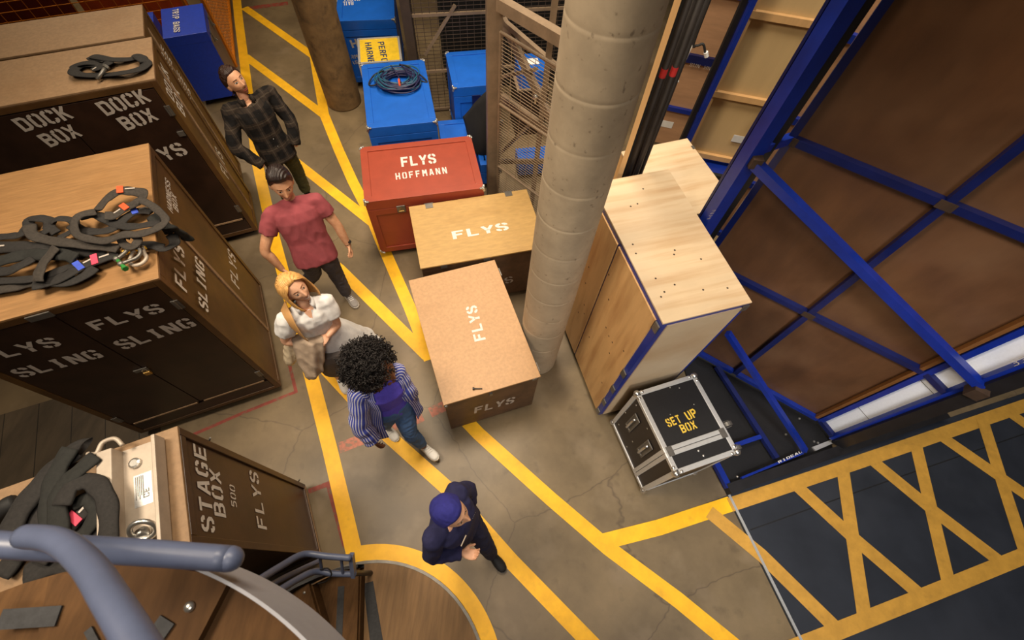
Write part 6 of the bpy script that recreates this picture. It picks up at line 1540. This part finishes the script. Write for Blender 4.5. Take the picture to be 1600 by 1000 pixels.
for s in 'RL':
    a_, e_, w_ = W['sh' + s], W['el' + s], W['wr' + s]; path = cr_path([a_.lerp(W['neck'], .35), a_, a_.lerp(e_, .5), e_, e_.lerp(w_, .5), e_.lerp(w_, .92)], 6); b0_ = len(mb.v); k_ = len(path); q_ = 22; prev = W['fwd']
    for i, p in enumerate(path):
        d_ = (path[min(i + 1, k_ - 1)] - path[max(i - 1, 0)]).normalized(); x_ = (prev - d_ * prev.dot(d_)).normalized(); y_ = d_.cross(x_); prev = x_; r_ = .078 - .010 * i / k_ + .004 * math.sin(i * 1.3)
        for j in range(q_): an = 2 * math.pi * j / q_; mb.v.append(p + (x_ * math.cos(an) + y_ * math.sin(an)) * r_ * (1 + .05 * math.sin(3 * an + i))); strip.append(.46 * min(j, q_ - j) / q_ * 1.0)
    for i in range(k_ - 1):
        for j in range(q_): mb.f.append([b0_ + i * q_ + j, b0_ + i * q_ + (j + 1) % q_, b0_ + (i + 1) * q_ + (j + 1) % q_, b0_ + (i + 1) * q_ + j]); mb.mi.append(0)
o = mb.build('striped_shirt', sm_, t, world=True, smooth=True)
at_ = o.data.attributes.new('stripe', 'FLOAT', 'POINT'); at_.data.foreach_set('value', strip)
nt = sm_.node_tree; b_ = nt.nodes['Principled BSDF']; src = b_.inputs['Base Color'].links[0].from_socket
an_ = nt.nodes.new('ShaderNodeAttribute'); an_.attribute_name = 'stripe'; mo = nt.nodes.new('ShaderNodeMath'); mo.operation = 'MODULO'; mo.inputs[1].default_value = .021; nt.links.new(an_.outputs['Fac'], mo.inputs[0])
l_ = nt.nodes.new('ShaderNodeMath'); l_.operation = 'LESS_THAN'; l_.inputs[1].default_value = .0125; nt.links.new(mo.outputs[0], l_.inputs[0])
mx = nt.nodes.new('ShaderNodeMix'); mx.data_type = 'RGBA'; nt.links.new(l_.outputs[0], mx.inputs[0]); nt.links.new(src, mx.inputs[6]); mx.inputs[7].default_value = (*lin((66, 78, 178)), 1); nt.links.new(mx.outputs[2], b_.inputs['Base Color'])
sd = o.modifiers.new('thick', 'SOLIDIFY'); sd.thickness = .006; sd.offset = 1
shoe(t, W['aL'], (.80, -.58, 0), M['shoe_white'], M['sole'], laces=M['sole'], pitch=-10); shoe(t, W['aR'], (.75, -.65, 0), M['shoe_white'], M['sole'], laces=M['sole'])
HC = at(574, 569, 1.62); fc = Vector((.88, -.42, -.26)).normalized()
mb = MB(); R3 = W['MH'].to_3x3().normalized()
def curl_ok(d, p): 
    q = W['MH'].inverted() @ p; return not ((q.y > .035 and abs(q.x) < .085 and q.z < .062) or (q.y > .105 and q.z < .16))
mb.ball(HC, .155, 20, (1, 1, .95))
mb2 = MB(); rd = random.Random(3)
for i in range(1900):
    d = Vector((rd.gauss(0, 1), rd.gauss(0, 1), rd.gauss(.15, 1))).normalized(); r_ = rd.uniform(.125, .215) * (1 - .12 * abs(d.z)); p = HC + d * r_
    if not curl_ok(d, p): continue
    tang = d.cross(Vector((rd.gauss(0, 1), rd.gauss(0, 1), rd.gauss(0, 1)))).normalized(); ax_ = (tang + d * rd.uniform(-.2, .8)).normalized(); x_ = ax_.orthogonal().normalized(); y_ = ax_.cross(x_); rr = rd.uniform(.006, .013); L_ = rd.uniform(.03, .065); turns = rd.uniform(1.5, 2.6); ph = rd.uniform(0, 6)
    pts = [p + ax_ * (L_ * k / 13) + (x_ * math.cos(ph + 6.283 * turns * k / 13) + y_ * math.sin(ph + 6.283 * turns * k / 13)) * rr for k in range(14)]
    mb2.tube(pts, rd.uniform(.0024, .0038), 4, caps=False)
ho = mb2.build('curly_hair', M['hair_curl'], t, world=True, smooth=True)
cut = MB()
me_ = MB(); 
for i in range(700):
    d = Vector((rd.gauss(0, 1), rd.gauss(0, 1), rd.gauss(0, 1))).normalized(); p = HC + d * rd.uniform(.05, .14)
    if curl_ok(d, p + fc * .03): me_.ball(p, rd.uniform(.02, .032), 6)
me_.build('inner_hair', M['hair_curl'], t, world=True, smooth=True)

# ---------------- person in the blue cap
J = dict(head=(704, 800, 1.66), neck=(698, 808, 1.46), shR=(676, 846, 1.39), shL=(714, 768, 1.39), elR=(676, 866, 1.10), wrR=(722, 864, 1.07), elL=(732, 766, 1.12), wrL=(735, 786, .92), hip=(718, 818, .92), kR=(722, 832, .5), kL=(756, 848, .5), aR=(716, 828, .085), aL=(768, 866, .10))
t, W = base_person('person', 'person in a navy jumper and blue cap, seen from above, gesturing with one open hand', J, 'skin_fair', (.94, -.28, .26), roll=0, smile=.3, squeeze=.92, hs=1.18,
    hands={'R': ((.92, -.05, .15), (.1, .15, 1.0), (.3, .9, .2), .55, 1.0), 'L': ((.4, -.3, -.8), (-.4, -.6, 0), (.6, -.6, 0), .6)}, arm=1.0)
legs(t, W, M['trouser_navy'], r=(.10, .09, .075, .068, .060), seed=7)
top(t, W, M['navy_knit'], 'jumper', hem=-.20, sleeve=.97, sw=(.080, .068, .056), k=1.05, seed=15, wr=.008, ws=11, neckw=.075)
lb_ = MB(); q = front_pt(W, .80, .155, -.085); MB().beam(q - W['lat'] * .038, q + W['lat'] * .038, .018, .006, W['fwd']).build('name_badge', M['alu_warm'], t, world=True)
q = front_pt(W, .82, .150, .085); lo_ = MB(); lettering(lo_, 'HNI', q - W['lat'] * .022 + Z * .02, W['lat'] * .05, W['up'] * .014, W['fwd'] + Z * .3, 1.0); lo_.build('chest_logo', M['stencil'], t, world=True)
for s, pd in (('R', (.9, -.4, 0)), ('L', (.72, -.69, 0))): shoe(t, W['a' + s], pd, M['shoe_black'], M['shoe_black'])
scalp(t, W, M['cap_blue'], HL_CAP, lambda p, d: .013 + .010 * max(0, d.z) + .006 * math.sin(p.x * 55 + 2) * math.sin(p.y * 40) * max(0, d.z), name='cap', grooves=0, amp=.003)

# repeats carry one group phrase each
GROUPS = {'road_cabinet': 'brown road cabinets along the left', 'road_case': 'painted road cases by the wire cage', 'wooden_chest': 'plywood chests by the column', 'plywood_crate': 'pale plywood crates',
          'scenery_flat': 'scenery flats at the right', 'wire_fence': 'orange wire fence panels', 'board': 'boards behind the orange fence', 'person': 'people walking down the aisle', 'bow_shackle': 'bow shackles on the FLYS SLING cabinet'}
for o in list(S.objects):
    if o.parent is None and 'label' in o and 'group' not in o:
        k = o.name.split('.')[0]
        if k in GROUPS: o['group'] = GROUPS[k]
